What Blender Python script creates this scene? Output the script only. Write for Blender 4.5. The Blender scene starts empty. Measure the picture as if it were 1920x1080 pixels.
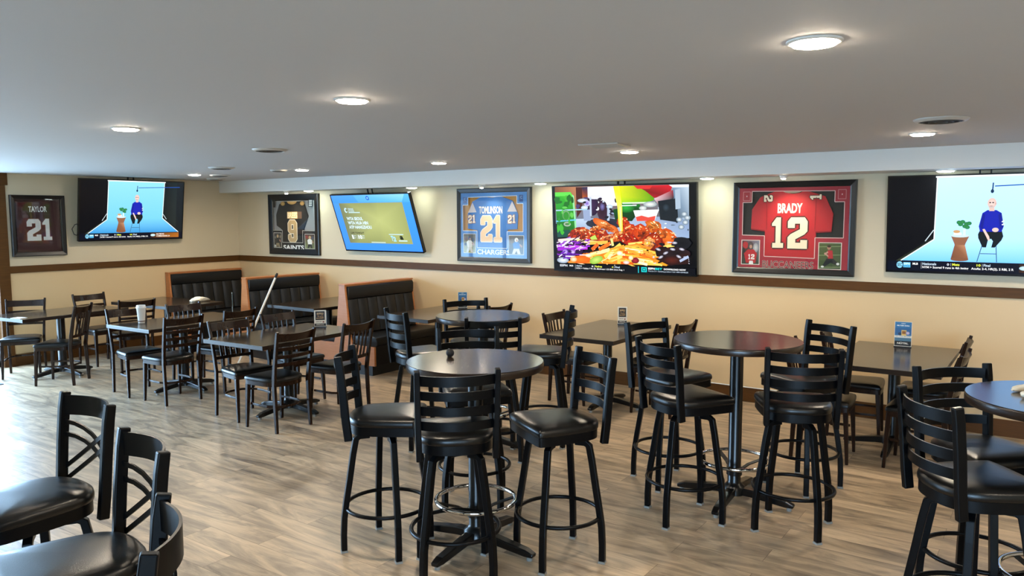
import bpy, bmesh, math, random
from math import sin, cos, pi, radians, sqrt
from mathutils import Vector, Matrix
from mathutils.geometry import tessellate_polygon
random.seed(7)
scene = bpy.context.scene
COL = scene.collection
R = radians
# ------------------------------------------------------------------ room numbers (metres)
YA, XB, ZC = 7.644, -10.70, 2.419          # back wall, left wall, ceiling
XR, YF = 4.0, -3.2                          # right wall, front wall (behind the camera)
ZR0, ZR1, ZBASE = 1.175, 1.262, 0.145       # chair rail, baseboard
ZS = 2.24                                   # soffit underside

# ------------------------------------------------------------------ colour / material helpers
def lin(c):
    return tuple((x/12.92 if x <= .04045 else ((x+.055)/1.055)**2.4) for x in c)
def rgb(h):
    h = h.lstrip('#'); return tuple(int(h[i:i+2], 16)/255 for i in (0, 2, 4))
def C4(h):
    return lin(rgb(h)) + (1.0,)
MATS = {}
def base_mat(name):
    m = bpy.data.materials.new(name); m.use_nodes = True
    MATS[name] = m
    return m, m.node_tree, m.node_tree.nodes['Principled BSDF']
def simple(name, col, rough=.5, metal=0.0, spec=.5, coat=0.0, coat_rough=.1, bump=0.0, bscale=200, var=0.0, vscale=8):
    m, nt, b = base_mat(name)
    c = C4(col) if isinstance(col, str) else tuple(col)+(1,)
    b.inputs['Base Color'].default_value = c
    b.inputs['Roughness'].default_value = rough
    b.inputs['Metallic'].default_value = metal
    b.inputs['Specular IOR Level'].default_value = spec
    b.inputs['Coat Weight'].default_value = coat
    b.inputs['Coat Roughness'].default_value = coat_rough
    if bump or var:
        tc = nt.nodes.new('ShaderNodeTexCoord')
    if bump:
        n = nt.nodes.new('ShaderNodeTexNoise'); n.inputs['Scale'].default_value = bscale; n.inputs['Detail'].default_value = 3
        nt.links.new(tc.outputs['Object'], n.inputs['Vector'])
        bp = nt.nodes.new('ShaderNodeBump'); bp.inputs['Strength'].default_value = bump; bp.inputs['Distance'].default_value = .002
        nt.links.new(n.outputs['Fac'], bp.inputs['Height']); nt.links.new(bp.outputs['Normal'], b.inputs['Normal'])
    if var:
        n2 = nt.nodes.new('ShaderNodeTexNoise'); n2.inputs['Scale'].default_value = vscale; n2.inputs['Detail'].default_value = 4
        nt.links.new(tc.outputs['Object'], n2.inputs['Vector'])
        mx = nt.nodes.new('ShaderNodeMix'); mx.data_type = 'RGBA'
        mx.inputs[6].default_value = tuple(x*(1-var) for x in c[:3])+(1,)
        mx.inputs[7].default_value = tuple(min(1, x*(1+var)) for x in c[:3])+(1,)
        nt.links.new(n2.outputs['Fac'], mx.inputs[0]); nt.links.new(mx.outputs[2], b.inputs['Base Color'])
    return m
def wood(name, c1, c2, rough=.35, scale=(2, 30, 30), coat=0.0, spec=.5):
    m, nt, b = base_mat(name)
    tc = nt.nodes.new('ShaderNodeTexCoord'); mp = nt.nodes.new('ShaderNodeMapping')
    mp.inputs['Scale'].default_value = scale
    n = nt.nodes.new('ShaderNodeTexNoise'); n.inputs['Scale'].default_value = 3; n.inputs['Detail'].default_value = 6
    n.inputs['Distortion'].default_value = .6
    mx = nt.nodes.new('ShaderNodeMix'); mx.data_type = 'RGBA'
    mx.inputs[6].default_value = C4(c1); mx.inputs[7].default_value = C4(c2)
    nt.links.new(tc.outputs['Object'], mp.inputs['Vector']); nt.links.new(mp.outputs['Vector'], n.inputs['Vector'])
    nt.links.new(n.outputs['Fac'], mx.inputs[0]); nt.links.new(mx.outputs[2], b.inputs['Base Color'])
    b.inputs['Roughness'].default_value = rough; b.inputs['Coat Weight'].default_value = coat
    b.inputs['Specular IOR Level'].default_value = spec
    return m
def emit(name, col, strength):
    m = bpy.data.materials.new(name); m.use_nodes = True; nt = m.node_tree
    nt.nodes.remove(nt.nodes['Principled BSDF'])
    e = nt.nodes.new('ShaderNodeEmission'); e.inputs['Color'].default_value = tuple(col)+(1,); e.inputs['Strength'].default_value = strength
    nt.links.new(e.outputs[0], nt.nodes['Material Output'].inputs[0]); MATS[name] = m
    return m
def screen_mat(name, strength):
    # a lit panel: emission from the picture's own colours, under a glossy front
    m, nt, b = base_mat(name)
    a = nt.nodes.new('ShaderNodeAttribute'); a.attribute_name = 'Col'
    b.inputs['Base Color'].default_value = (.004, .004, .005, 1); b.inputs['Roughness'].default_value = .22
    b.inputs['Specular IOR Level'].default_value = .25
    b.inputs['Emission Strength'].default_value = strength
    nt.links.new(a.outputs['Color'], b.inputs['Emission Color'])
    return m
def print_mat(name, rough=.5):
    m, nt, b = base_mat(name)
    a = nt.nodes.new('ShaderNodeAttribute'); a.attribute_name = 'Col'
    b.inputs['Roughness'].default_value = rough
    nt.links.new(a.outputs['Color'], b.inputs['Base Color'])
    return m
def glass_mat(name, tint=(1, 1, 1), ior=1.45):
    m = bpy.data.materials.new(name); m.use_nodes = True; nt = m.node_tree
    nt.nodes.remove(nt.nodes['Principled BSDF'])
    fr = nt.nodes.new('ShaderNodeFresnel'); fr.inputs['IOR'].default_value = ior
    t = nt.nodes.new('ShaderNodeBsdfTransparent'); t.inputs['Color'].default_value = tuple(tint)+(1,)
    g = nt.nodes.new('ShaderNodeBsdfGlossy'); g.inputs['Roughness'].default_value = .02
    mx = nt.nodes.new('ShaderNodeMixShader')
    ge = nt.nodes.new('ShaderNodeNewGeometry'); mt = nt.nodes.new('ShaderNodeMath'); mt.operation = 'SUBTRACT'; mt.use_clamp = True
    nt.links.new(fr.outputs[0], mt.inputs[0]); nt.links.new(ge.outputs['Backfacing'], mt.inputs[1])
    nt.links.new(mt.outputs[0], mx.inputs[0]); nt.links.new(t.outputs[0], mx.inputs[1]); nt.links.new(g.outputs[0], mx.inputs[2])
    nt.links.new(mx.outputs[0], nt.nodes['Material Output'].inputs[0]); MATS[name] = m
    return m

# ------------------------------------------------------------------ floor: wood-look vinyl planks running along X
def floor_material():
    m, nt, b = base_mat('vinyl_plank_floor')
    N, Lk = nt.nodes.new, nt.links.new
    tc = N('ShaderNodeTexCoord')
    br = N('ShaderNodeTexBrick'); br.offset = .37; br.offset_frequency = 2
    br.inputs['Scale'].default_value = 1.0; br.inputs['Mortar Size'].default_value = .0012; br.inputs['Mortar Smooth'].default_value = .2
    br.inputs['Brick Width'].default_value = 1.22; br.inputs['Row Height'].default_value = .178
    br.inputs['Color1'].default_value = (0, 0, 0, 1); br.inputs['Color2'].default_value = (1, 1, 1, 1); br.inputs['Mortar'].default_value = (.5, .5, .5, 1)
    Lk(tc.outputs['Object'], br.inputs['Vector'])
    # per plank offset for the grain
    sep = N('ShaderNodeSeparateColor'); Lk(br.outputs['Color'], sep.inputs[0])
    mul = N('ShaderNodeMath'); mul.operation = 'MULTIPLY'; mul.inputs[1].default_value = 13.0; Lk(sep.outputs[0], mul.inputs[0])
    cmb = N('ShaderNodeCombineXYZ'); Lk(mul.outputs[0], cmb.inputs[2])
    add = N('ShaderNodeVectorMath'); add.operation = 'ADD'; Lk(tc.outputs['Object'], add.inputs[0]); Lk(cmb.outputs[0], add.inputs[1])
    mp = N('ShaderNodeMapping'); mp.inputs['Scale'].default_value = (.9, 4.6, 1.0); Lk(add.outputs[0], mp.inputs['Vector'])
    n1 = N('ShaderNodeTexNoise'); n1.inputs['Scale'].default_value = 1.5; n1.inputs['Detail'].default_value = 8; n1.inputs['Roughness'].default_value = .62; n1.inputs['Distortion'].default_value = 1.5
    Lk(mp.outputs[0], n1.inputs['Vector'])
    ramp = N('ShaderNodeValToRGB'); e = ramp.color_ramp.elements
    e[0].position = .30; e[0].color = C4('#776858'); e[1].position = .68; e[1].color = C4('#ccb494')
    k = e.new(.44); k.color = C4('#9c8972'); k2 = e.new(.56); k2.color = C4('#baa386')
    Lk(n1.outputs['Fac'], ramp.inputs[0])
    mp2 = N('ShaderNodeMapping'); mp2.inputs['Scale'].default_value = (3.0, 60.0, 1.0); Lk(add.outputs[0], mp2.inputs['Vector'])
    n2 = N('ShaderNodeTexNoise'); n2.inputs['Scale'].default_value = 2.0; n2.inputs['Detail'].default_value = 5
    Lk(mp2.outputs[0], n2.inputs['Vector'])
    mr = N('ShaderNodeMapRange'); mr.inputs[1].default_value = .3; mr.inputs[2].default_value = .7; mr.inputs[3].default_value = .92; mr.inputs[4].default_value = 1.08
    Lk(n2.outputs['Fac'], mr.inputs[0])
    m1 = N('ShaderNodeMix'); m1.data_type = 'RGBA'; m1.blend_type = 'MULTIPLY'; m1.inputs[0].default_value = 1
    Lk(ramp.outputs[0], m1.inputs[6]); Lk(mr.outputs[0], m1.inputs[7])
    # plank to plank tone
    mr2 = N('ShaderNodeMapRange'); mr2.inputs[3].default_value = .86; mr2.inputs[4].default_value = 1.12; Lk(sep.outputs[0], mr2.inputs[0])
    m2 = N('ShaderNodeMix'); m2.data_type = 'RGBA'; m2.blend_type = 'MULTIPLY'; m2.inputs[0].default_value = 1
    Lk(m1.outputs[2], m2.inputs[6]); Lk(mr2.outputs[0], m2.inputs[7])
    m3 = N('ShaderNodeMix'); m3.data_type = 'RGBA'; m3.inputs[7].default_value = C4('#5b4a3a')
    Lk(br.outputs['Fac'], m3.inputs[0]); Lk(m2.outputs[2], m3.inputs[6])
    Lk(m3.outputs[2], b.inputs['Base Color'])
    rr = N('ShaderNodeMapRange'); rr.inputs[3].default_value = .30; rr.inputs[4].default_value = .44; Lk(n1.outputs['Fac'], rr.inputs[0]); Lk(rr.outputs[0], b.inputs['Roughness'])
    bp = N('ShaderNodeBump'); bp.inputs['Strength'].default_value = .12; bp.inputs['Distance'].default_value = .002
    Lk(n2.outputs['Fac'], bp.inputs['Height']); Lk(bp.outputs[0], b.inputs['Normal'])
    b.inputs['Specular IOR Level'].default_value = .5
    return m

M_FLOOR = floor_material()
M_CEIL = simple('ceiling_paint', '#c9c9ca', .75, bump=.08, bscale=90)
M_SOFFIT = simple('soffit_paint', '#dcdcd8', .6)
M_WALLU = simple('cream_wall_paint', '#d3c4a6', .48, bump=.06, bscale=120)
M_WALLL = simple('tan_wall_paint', '#d9bc90', .38, bump=.06, bscale=120)
M_RAIL = wood('brown_trim_wood', '#472c10', '#64401b', .45, (2, 2, 30), spec=.22)
M_CHAIRW = wood('espresso_wood', '#160b06', '#2c190d', .27, (20, 20, 3), spec=.26)
M_VINYL = simple('black_vinyl', '#0a0a0a', .30, spec=.42, bump=.2, bscale=320)
M_VINYLB = simple('booth_vinyl', '#111214', .40, spec=.35, bump=.25, bscale=320)
M_METAL = simple('black_powder_coated_metal', '#050608', .34, spec=.17, bump=.08, bscale=500)
M_TOP = wood('dark_laminate', '#2a2119', '#352a20', .17, (3, 40, 40), spec=.55)
M_TOPEDGE = wood('dark_edge_band', '#1c130d', '#2a1c13', .28, (3, 3, 40))
M_BASEM = simple('black_cast_iron', '#070708', .28, spec=.45)
M_CHROME = simple('chrome', '#d8d8d8', .08, metal=1)
M_BOOTHW = wood('booth_cherry_wood', '#a8622f', '#c98450', .42, (2, 2, 24))
M_KICK = simple('black_kick_laminate', '#101214', .3)
M_WHITE = simple('white_plastic', '#e6e6e2', .4)
M_GLIDE = simple('clear_plastic_glide', '#8f8f8a', .35)
M_TVB = simple('tv_black_plastic', '#07080a', .25)
M_FRAMEB = simple('black_frame_moulding', '#0e0e10', .3)
M_FRAMEG = simple('charcoal_frame_moulding', '#2b2f34', .35)
M_PAPER = simple('paper_white', '#ebe6dc', .7)
M_CLOTH = simple('white_terry_cloth', '#ded3bd', .9, bump=.6, bscale=180)
M_PRINT = print_mat('printed_sheet', .45)
M_JERSEY = print_mat('jersey_print', .6)
M_GLASS = glass_mat('frame_glass', (.96, .97, .97), 1.5)
M_CLEAR = glass_mat('clear_glass', (.93, .95, .95), 1.5)
M_VENTSHADE = simple('vent_shade_dark', '#0d0c0b', .6)  # dark colour imitates the shade inside the vents
M_VENT = simple('vent_white_metal', '#c4c2bc', .4)
M_MAT = simple('grey_floor_mat', '#4a5564', .9, bump=.5, bscale=200)
M_POLE = simple('white_painted_pole', '#e5dfd2', .4)
M_RUBBER = simple('black_rubber', '#0b0b0b', .7)
M_LAMPW = emit('warm_led_lens', (1.0, .84, .64), 80.0)
M_LAMPC = emit('cool_led_lens', (.86, 1.0, .93), 22.0)
M_LAMPS = emit('spot_bulb', (1.0, .86, .68), 70.0)
SCR = 1.0
M_SCREEN = screen_mat('lit_screen', .62)

# ------------------------------------------------------------------ mesh builder
class B:
    def __init__(s):
        s.v = []; s.f = []; s.c = None
    def add(s, vs, fs):
        o = len(s.v); s.v += [tuple(p) for p in vs]; s.f += [tuple(i+o for i in f) for f in fs]; return s
    def box(s, x0, x1, y0, y1, z0, z1):
        return s.add([(x0,y0,z0),(x1,y0,z0),(x1,y1,z0),(x0,y1,z0),(x0,y0,z1),(x1,y0,z1),(x1,y1,z1),(x0,y1,z1)],
                     [(0,3,2,1),(4,5,6,7),(0,1,5,4),(1,2,6,5),(2,3,7,6),(3,0,4,7)])
    def loft(s, rings, cap0=True, cap1=True, closed=False):
        n = len(rings[0]); vs = [p for r in rings for p in r]; fs = []
        m = len(rings)
        for i in range(m if closed else m-1):
            a, b_ = i*n, ((i+1) % m)*n
            for j in range(n):
                k = (j+1) % n
                fs.append((a+j, a+k, b_+k, b_+j))
        if not closed:
            if cap0: fs.append(tuple(range(n-1, -1, -1)))
            if cap1: fs.append(tuple((m-1)*n+j for j in range(n)))
        return s.add(vs, fs)
    def lathe(s, prof, n=24, c=(0, 0, 0)):
        rings = [[(c[0]+r*cos(2*pi*j/n), c[1]+r*sin(2*pi*j/n), c[2]+z) for j in range(n)] for r, z in prof]
        return s.loft(rings)
    def bar(s, path, secs, up=(0, 0, 1), closed=False):
        """rectangular bar along path; secs = (w,t) or list; w across, t along the 'up-ish' axis"""
        P = [Vector(p) for p in path]; n = len(P); rings = []
        for i in range(n):
            if closed: d = P[(i+1) % n]-P[i-1]
            else: d = P[min(i+1, n-1)]-P[max(i-1, 0)]
            d.normalize(); u = Vector(up); u = (u-d*u.dot(d))
            if u.length < 1e-4: u = Vector((1, 0, 0))
            u.normalize(); w = d.cross(u)
            a, t = secs[i] if isinstance(secs, list) else secs
            rings.append([P[i]+w*a/2+u*t/2, P[i]-w*a/2+u*t/2, P[i]-w*a/2-u*t/2, P[i]+w*a/2-u*t/2])
        return s.loft(rings, closed=closed)
    def tube(s, path, r, n=10, closed=False):
        P = [Vector(p) for p in path]; m = len(P); rings = []; u = None
        for i in range(m):
            if closed: d = P[(i+1) % m]-P[i-1]
            else: d = P[min(i+1, m-1)]-P[max(i-1, 0)]
            d.normalize()
            if u is None:
                u = Vector((0, 0, 1)) if abs(d.z) < .9 else Vector((1, 0, 0))
            u = (u-d*u.dot(d)).normalized(); w = d.cross(u)
            rr = r[i] if isinstance(r, list) else r
            rings.append([P[i]+u*rr*cos(2*pi*j/n)+w*rr*sin(2*pi*j/n) for j in range(n)])
        return s.loft(rings, closed=closed)
    def prism(s, pts, z0, z1, T=lambda x, y, z: (x, y, z)):
        """pts may be concave; extruded between z0 and z1 and mapped through T"""
        n = len(pts)
        vs = [T(x, y, z0) for x, y in pts]+[T(x, y, z1) for x, y in pts]
        tri = tessellate_polygon([[Vector((x, y, 0)) for x, y in pts]])
        fs = [tuple(t) for t in tri]+[tuple(i+n for i in t) for t in tri]
        fs += [(i, (i+1) % n, n+(i+1) % n, n+i) for i in range(n)]
        return s.add(vs, fs)
    def build(s, name, mat, parent=None, smooth=False, bevel=0, seg=2, angle=35):
        me = bpy.data.meshes.new(name); bm = bmesh.new()
        vv = [bm.verts.new(p) for p in s.v]
        for f in s.f:
            try: bm.faces.new([vv[i] for i in f])
            except ValueError: pass
        bmesh.ops.recalc_face_normals(bm, faces=bm.faces)
        if bevel:
            ed = [e for e in bm.edges if len(e.link_faces) == 2 and e.calc_face_angle(0) > R(angle)]
            bmesh.ops.bevel(bm, geom=ed, offset=bevel, segments=seg, affect='EDGES', profile=.5, clamp_overlap=True)
        if smooth:
            for f in bm.faces: f.smooth = True
            for e in bm.edges:
                if len(e.link_faces) == 2 and e.calc_face_angle(0) > R(50): e.smooth = False
        bm.to_mesh(me); bm.free()
        me.materials.append(mat)
        o = bpy.data.objects.new(name, me); COL.objects.link(o)
        if parent: o.parent = parent
        return o

def thing(name, label, cat, loc=(0, 0, 0), rz=0, group=None):
    o = bpy.data.objects.new(name, None); COL.objects.link(o); o.empty_display_size = .1
    o.location = loc; o.rotation_euler = (0, 0, rz); o['label'] = label; o['category'] = cat
    if group: o['group'] = group
    return o
def tag(o, label, cat, group=None, kind=None):
    o['label'] = label; o['category'] = cat
    if group: o['group'] = group
    if kind: o['kind'] = kind
    return o
def struct(o, label=None):
    o['kind'] = 'structure'
    if label: o['label'] = label
    return o
def dup(root, loc, rz, label, group=None):
    r = root.copy(); COL.objects.link(r); r.location = loc; r.rotation_euler = (0, 0, rz); r['label'] = label
    if group: r['group'] = group
    for ch in list(root.children):
        c = ch.copy(); COL.objects.link(c); c.parent = r
        for g in list(ch.children):
            d = g.copy(); COL.objects.link(d); d.parent = c
    return r

# ------------------------------------------------------------------ flat pictures (screens, prints): coloured polygons in thin layers
_txt = {}
def text_geo(s, bold=0.0):
    key = (s, bold)
    if key not in _txt:
        cu = bpy.data.curves.new('t', 'FONT'); cu.body = s; cu.offset = bold; cu.resolution_u = 3
        ob = bpy.data.objects.new('t', cu); COL.objects.link(ob)
        dg = bpy.context.evaluated_depsgraph_get(); ev = ob.evaluated_get(dg); me = ev.to_mesh()
        vs = [(v.co.x, v.co.y) for v in me.vertices]; fs = [tuple(p.vertices) for p in me.polygons]
        ev.to_mesh_clear(); bpy.data.objects.remove(ob); bpy.data.curves.remove(cu)
        xs = [v[0] for v in vs]; ys = [v[1] for v in vs]
        x0, x1, y0, y1 = min(xs), max(xs), min(ys), max(ys)
        _txt[key] = ([((x-x0)/(x1-x0), (y-y0)/(y1-y0)) for x, y in vs], fs)
    return _txt[key]
DIG = {
 '1': [[(0,.72),(0,.80),(.38,1),(.76,1),(.76,.16),(1,.16),(1,0),(.06,0),(.06,.16),(.33,.16),(.33,.72)]],
 '2': [[(0,.66),(0,.87),(.15,1),(.85,1),(1,.87),(1,.56),(.86,.46),(.40,.30),(.40,.19),(.66,.19),(.66,.28),(1,.28),(1,0),(0,0),(0,.36),(.14,.46),(.62,.62),(.62,.80),(.36,.80),(.36,.66)]],
 '9': [[(0,.5),(0,.87),(.2,1),(.8,1),(1,.87),(1,.13),(.8,0),(.2,0),(0,.13),(0,.33),(.36,.33),(.36,.18),(.64,.18),(.64,.40),(.2,.40)],
       [(.36,.56),(.36,.82),(.64,.82),(.64,.56)]],
}
class Pic:
    def __init__(s, w, h, dz=.00012):
        s.w, s.h, s.dz = w, h, dz; s.v = []; s.f = []; s.col = []; s.k = 0
    def raw(s, uv, faces, cols):
        """uv in 0..1 (v down); cols: one hex / rgb tuple, or one per vertex"""
        o = len(s.v); s.k += 1
        for (u, v) in uv: s.v.append(((u-.5)*s.w, -s.k*s.dz, (.5-v)*s.h))
        if isinstance(cols, str): cols = [rgb(cols)]*len(uv)
        elif isinstance(cols[0], (int, float)): cols = [tuple(cols)]*len(uv)
        else: cols = [rgb(c) if isinstance(c, str) else tuple(c) for c in cols]
        for f in faces:
            s.f.append(tuple(i+o for i in f)); s.col.append([cols[i] for i in f])
    def poly(s, pts, cols):
        if len(pts) <= 4 and not isinstance(cols, str) and not isinstance(cols[0], float): s.raw(pts, [tuple(range(len(pts)))], cols); return
        tri = tessellate_polygon([[Vector((x, y, 0)) for x, y in pts]])
        s.raw(pts, [tuple(t) for t in tri], cols)
    def rect(s, u0, v0, u1, v1, cols):
        s.raw([(u0, v0), (u1, v0), (u1, v1), (u0, v1)], [(0, 1, 2, 3)], cols)
    def blob(s, u, v, ru, rv, c0, c1=None, rot=0, n=16, wob=0.0):
        c1 = c1 or c0; a = s.w/s.h
        pts = [(u, v)]
        for j in range(n):
            t = 2*pi*j/n; k = 1+wob*random.uniform(-1, 1)
            x, y = ru*k*cos(t), rv*k*sin(t)
            xx = x*cos(rot)-y/a*sin(rot); yy = x*a*sin(rot)+y*cos(rot)
            pts.append((u+xx, v+yy))
        s.raw(pts, [(0, 1+j, 1+(j+1) % n) for j in range(n)], [c0]+[c1]*n)
    def line(s, u0, v0, u1, v1, t, col):
        a = s.w/s.h; dx, dy = (u1-u0)*a, v1-v0; L = sqrt(dx*dx+dy*dy) or 1
        nx, ny = -dy/L*t/2/a, dx/L*t/2
        s.raw([(u0+nx, v0+ny), (u1+nx, v1+ny), (u1-nx, v1-ny), (u0-nx, v0-ny)], [(0, 1, 2, 3)], col)
    def text(s, t, u0, v0, u1, v1, col, bold=.0, skew=0):
        vs, fs = text_geo(t, bold)
        s.raw([(u0+(u1-u0)*x+skew*y, v1+(v0-v1)*y) for x, y in vs], fs, col)
    def digit(s, d, u0, v0, u1, v1, col, edge=None, grow=.05, rot=0):
        def put(gr, c):
            loops = DIG[d]; flat = [p for l in loops for p in l]
            tri = tessellate_polygon([[Vector((x, y, 0)) for x, y in l] for l in loops])
            cu, cv = (u0+u1)/2, (v0+v1)/2; pts = []
            for x, y in flat:
                X, Y = (x-.5), (y-.5)
                if rot == 1: X, Y = Y, -X
                if rot == -1: X, Y = -Y, X
                pts.append((cu+(u1-u0)*X, cv-(v1-v0)*Y))
            if gr:
                a = s.w/s.h
                for du, dv in ((gr/a, 0), (-gr/a, 0), (0, gr), (0, -gr)):
                    s.raw([(p[0]+du, p[1]+dv) for p in pts], [tuple(t) for t in tri], c)
            else: s.raw(pts, [tuple(t) for t in tri], c)
        if edge: put(grow, edge)
        put(0, col)
    def build(s, name, mat, parent, y=0.0, z=0.0, x=0.0):
        me = bpy.data.meshes.new(name)
        me.from_pydata([(p[0]+x, p[1]+y, p[2]+z) for p in s.v], [], s.f)
        ca = me.color_attributes.new('Col', 'FLOAT_COLOR', 'CORNER'); i = 0
        # loops follow the polygon order
        for p, cs in zip(me.polygons, s.col):
            for li, c in zip(p.loop_indices, cs):
                ca.data[li].color = (lin(c) if len(c) == 3 else tuple(c[:3]))+(1,)
        me.materials.append(mat)
        o = bpy.data.objects.new(name, me); COL.objects.link(o); o.parent = parent
        return o
# ================================================================== THE ROOM
o = B().box(XB-.2, XR, YF, YA+.2, -.05, 0).build('floor', M_FLOOR); struct(o, 'wood-look vinyl plank floor')
o = B().box(XB-.2, XR, YF, YA+.2, ZC, ZC+.1).build('ceiling', M_CEIL); struct(o, 'flat painted ceiling')
def two_tone(name, boxes_u, boxes_l, label):
    w = B()
    for b in boxes_u: w.box(*b)
    nu = len(w.f)
    for b in boxes_l: w.box(*b)
    o = w.build(name, M_WALLU); o.data.materials.append(M_WALLL)
    zs = (ZR0+ZR1)/2
    for p in o.data.polygons: p.material_index = 0 if p.center.z > zs else 1
    struct(o, label); return o
ZM = (ZR0+ZR1)/2
two_tone('wall_back', [(XB-.2, XR, YA, YA+.2, ZM, ZC)], [(XB-.2, XR, YA, YA+.2, 0, ZM)], 'back wall, cream above and tan below the rail')
YD0, YD1, ZD = -1.1, 4.19, 2.28             # glazed doorway in the left wall
two_tone('wall_left', [(XB-.2, XB, YD1, YA, ZM, ZC), (XB-.2, XB, YD0, YD1, ZD, ZC), (XB-.2, XB, YF, YD0, ZM, ZC)],
         [(XB-.2, XB, YD1, YA, 0, ZM), (XB-.2, XB, YF, YD0, 0, ZM)], 'left wall, cream above and tan below the rail')
# front wall behind the camera: unseen window added for daylight
two_tone('wall_front', [(XB, XR, YF-.2, YF, 2.2, ZC), (XB, .2, YF-.2, YF, ZM, 2.2), (3.6, XR, YF-.2, YF, ZM, 2.2)],
         [(XB, XR, YF-.2, YF, 0, .75), (XB, .2, YF-.2, YF, .75, ZM), (3.6, XR, YF-.2, YF, .75, ZM)], 'front wall with an added long window')
two_tone('wall_right', [(XR, XR+.2, YF, YA, ZM, ZC)], [(XR, XR+.2, YF, YA, 0, ZM)], 'right wall')
# trims
struct(B().box(XB, XR, YA-.022, YA, ZR0, ZR1).build('trim_1', M_RAIL, bevel=.004), 'brown chair rail on the back wall')
struct(B().box(XB, XB+.022, 4.30, YA-.022, ZR0, ZR1).build('trim_2', M_RAIL, bevel=.004), 'brown chair rail on the left wall')
struct(B().box(XB, XR, YA-.016, YA, 0, ZBASE).build('baseboard_back', M_RAIL, bevel=.003))
struct(B().box(XB, XB+.016, 4.30, YA-.016, 0, ZBASE).build('baseboard_left', M_RAIL, bevel=.003))
struct(B().box(XB-.2, XB+.03, 4.17, 4.30, 0, 2.27).box(XB-.2, XB+.045, 4.14, 4.325, 2.27, ZC).build('trim_3', M_RAIL, bevel=.004), 'brown casing of the doorway at the far left')
mul = B()
for y in (4.12, 2.7, 1.4, .1, -1.05): mul.box(XB-.16, XB-.08, y, y+.05, 0, ZD)
mul.box(XB-.16, XB-.08, -1.1, 4.17, ZD-.06, ZD).box(XB-.16, XB-.08, -1.1, 4.17, 0, .08)
struct(mul.build('window_1', M_RAIL))
mul = B()
for x in (.2, 1.9, 3.55): mul.box(x, x+.05, YF-.14, YF-.06, .75, 2.2)
mul.box(.2, 3.6, YF-.14, YF-.06, 2.14, 2.2).box(.2, 3.6, YF-.14, YF-.06, .75, .81)
struct(mul.build('added_window', M_RAIL))
# soffit along the back wall
sof = B().loft([[(XB, 7.32, ZS), (XB, YA, ZS), (XB, YA, ZC), (XB, 7.32, ZC)], [(XR, 7.08, ZS), (XR, YA, ZS), (XR, YA, ZC), (XR, 7.08, ZC)]])
struct(sof.build('soffit', M_SOFFIT), 'dropped white soffit along the back wall')

# unseen ground and facade, added to shape daylight and reflections
struct(B().box(-45, XB-.2, -40, 40, -.15, -.06).box(XB-.2, 30, -40, YF-.2, -.15, -.06).build('ground', simple('pale_concrete', '#a9a9a6', .9, bump=.4, bscale=40)))  # pale ground out of view, added to bounce daylight
struct(B().box(-38, -37, -60, -22, -.1, 5.5).build('added_facade', simple('brick_facade', '#6d5a4e', .85, var=.25, vscale=2)))  # building front out of view, added to darken reflections in the jersey glass
# ================================================================== LIGHTING
w = bpy.data.worlds.new('sky'); scene.world = w; w.use_nodes = True
bg = w.node_tree.nodes['Background']; bg.inputs[0].default_value = (.44, .70, 1.0, 1); bg.inputs[1].default_value = 15.5
def portal(name, loc, rot, sx, sy):
    l = bpy.data.lights.new(name, 'AREA'); l.shape = 'RECTANGLE'; l.size = sx; l.size_y = sy; l.cycles.is_portal = True
    ob = bpy.data.objects.new(name, l); COL.objects.link(ob); ob.location = loc; ob.rotation_euler = rot
portal('doorway_portal', (XB-.22, (YD0+YD1)/2, ZD/2), (0, R(-90), 0), ZD, YD1-YD0)
portal('window_portal', (1.9, YF-.22, 1.475), (R(90), 0, 0), 3.4, 1.45)

def ceiling_lamp(loc, label, r, mat, group, name='ceiling_downlight'):
    t = thing(name, label, 'ceiling light', loc, 0, group)
    B().lathe([(r+.012, 0), (r+.012, -.004), (r+.006, -.008), (r, -.008), (r-.001, -.004), (r-.001, 0)], 32).build('trim_ring', M_WHITE, t, smooth=True)
    B().lathe([(r-.002, -.001), (r-.003, -.009), (r-.008, -.014), (r*.6, -.0165), (.001, -.017)], 32).build('lens', mat, t)
    return t
G1 = 'warm recessed ceiling lights'
NEAR = ['large warm recessed light nearest the camera, upper right of the ceiling', 'warm recessed light alone in the upper middle of the ceiling', 'warm recessed light at the left, nearest the framed maroon jersey']
for x, lb in zip((-.66, -2.75, -4.75), NEAR): ceiling_lamp((x, 2.61, ZC), lb, .074, M_LAMPW, G1)
FAR = ['warm recessed light just below the round vent at the right', 'warm recessed light beside the square ceiling vent', 'warm recessed light above the blue jersey frame, clear of any vent',
       'warm recessed light touching a small dark vent, above the black jersey frame', 'warm recessed light farthest left, next to the row of dark round vents']
for x, y, lb in zip((-.78, -3.04, -5.23, -7.28, -9.17), (5.95, 6.09, 6.15, 6.09, 5.92), FAR): ceiling_lamp((x, y, ZC), lb, .074, M_LAMPW, G1)
ceiling_lamp((1.42, 2.61, ZC), 'added warm recessed light past the right edge of the view, row nearest the viewer', .074, M_LAMPW, G1)  # unseen lamp added to lift the floor and wall at the right
ceiling_lamp((1.42, 6.0, ZC), 'added warm recessed light past the right edge of the view, row nearest the back wall', .074, M_LAMPW, G1)  # second added lamp out of view, brightens the right side
G2 = 'cool recessed lights in the soffit'
SOF = [(-8.75, 'cool soffit light right of the black jersey frame'), (-6.78, 'cool soffit light above the right end of the tilted blue screen'), (-4.82, 'cool soffit light between the blue jersey frame and the food screen'),
       (-2.86, 'cool soffit light between the food screen and the red jersey frame'), (-.79, 'cool soffit light above the screen at the right edge')]
for x, lb in SOF: ceiling_lamp((x, 7.43, ZS), lb, .066, M_LAMPC, G2, 'soffit_downlight')
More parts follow.
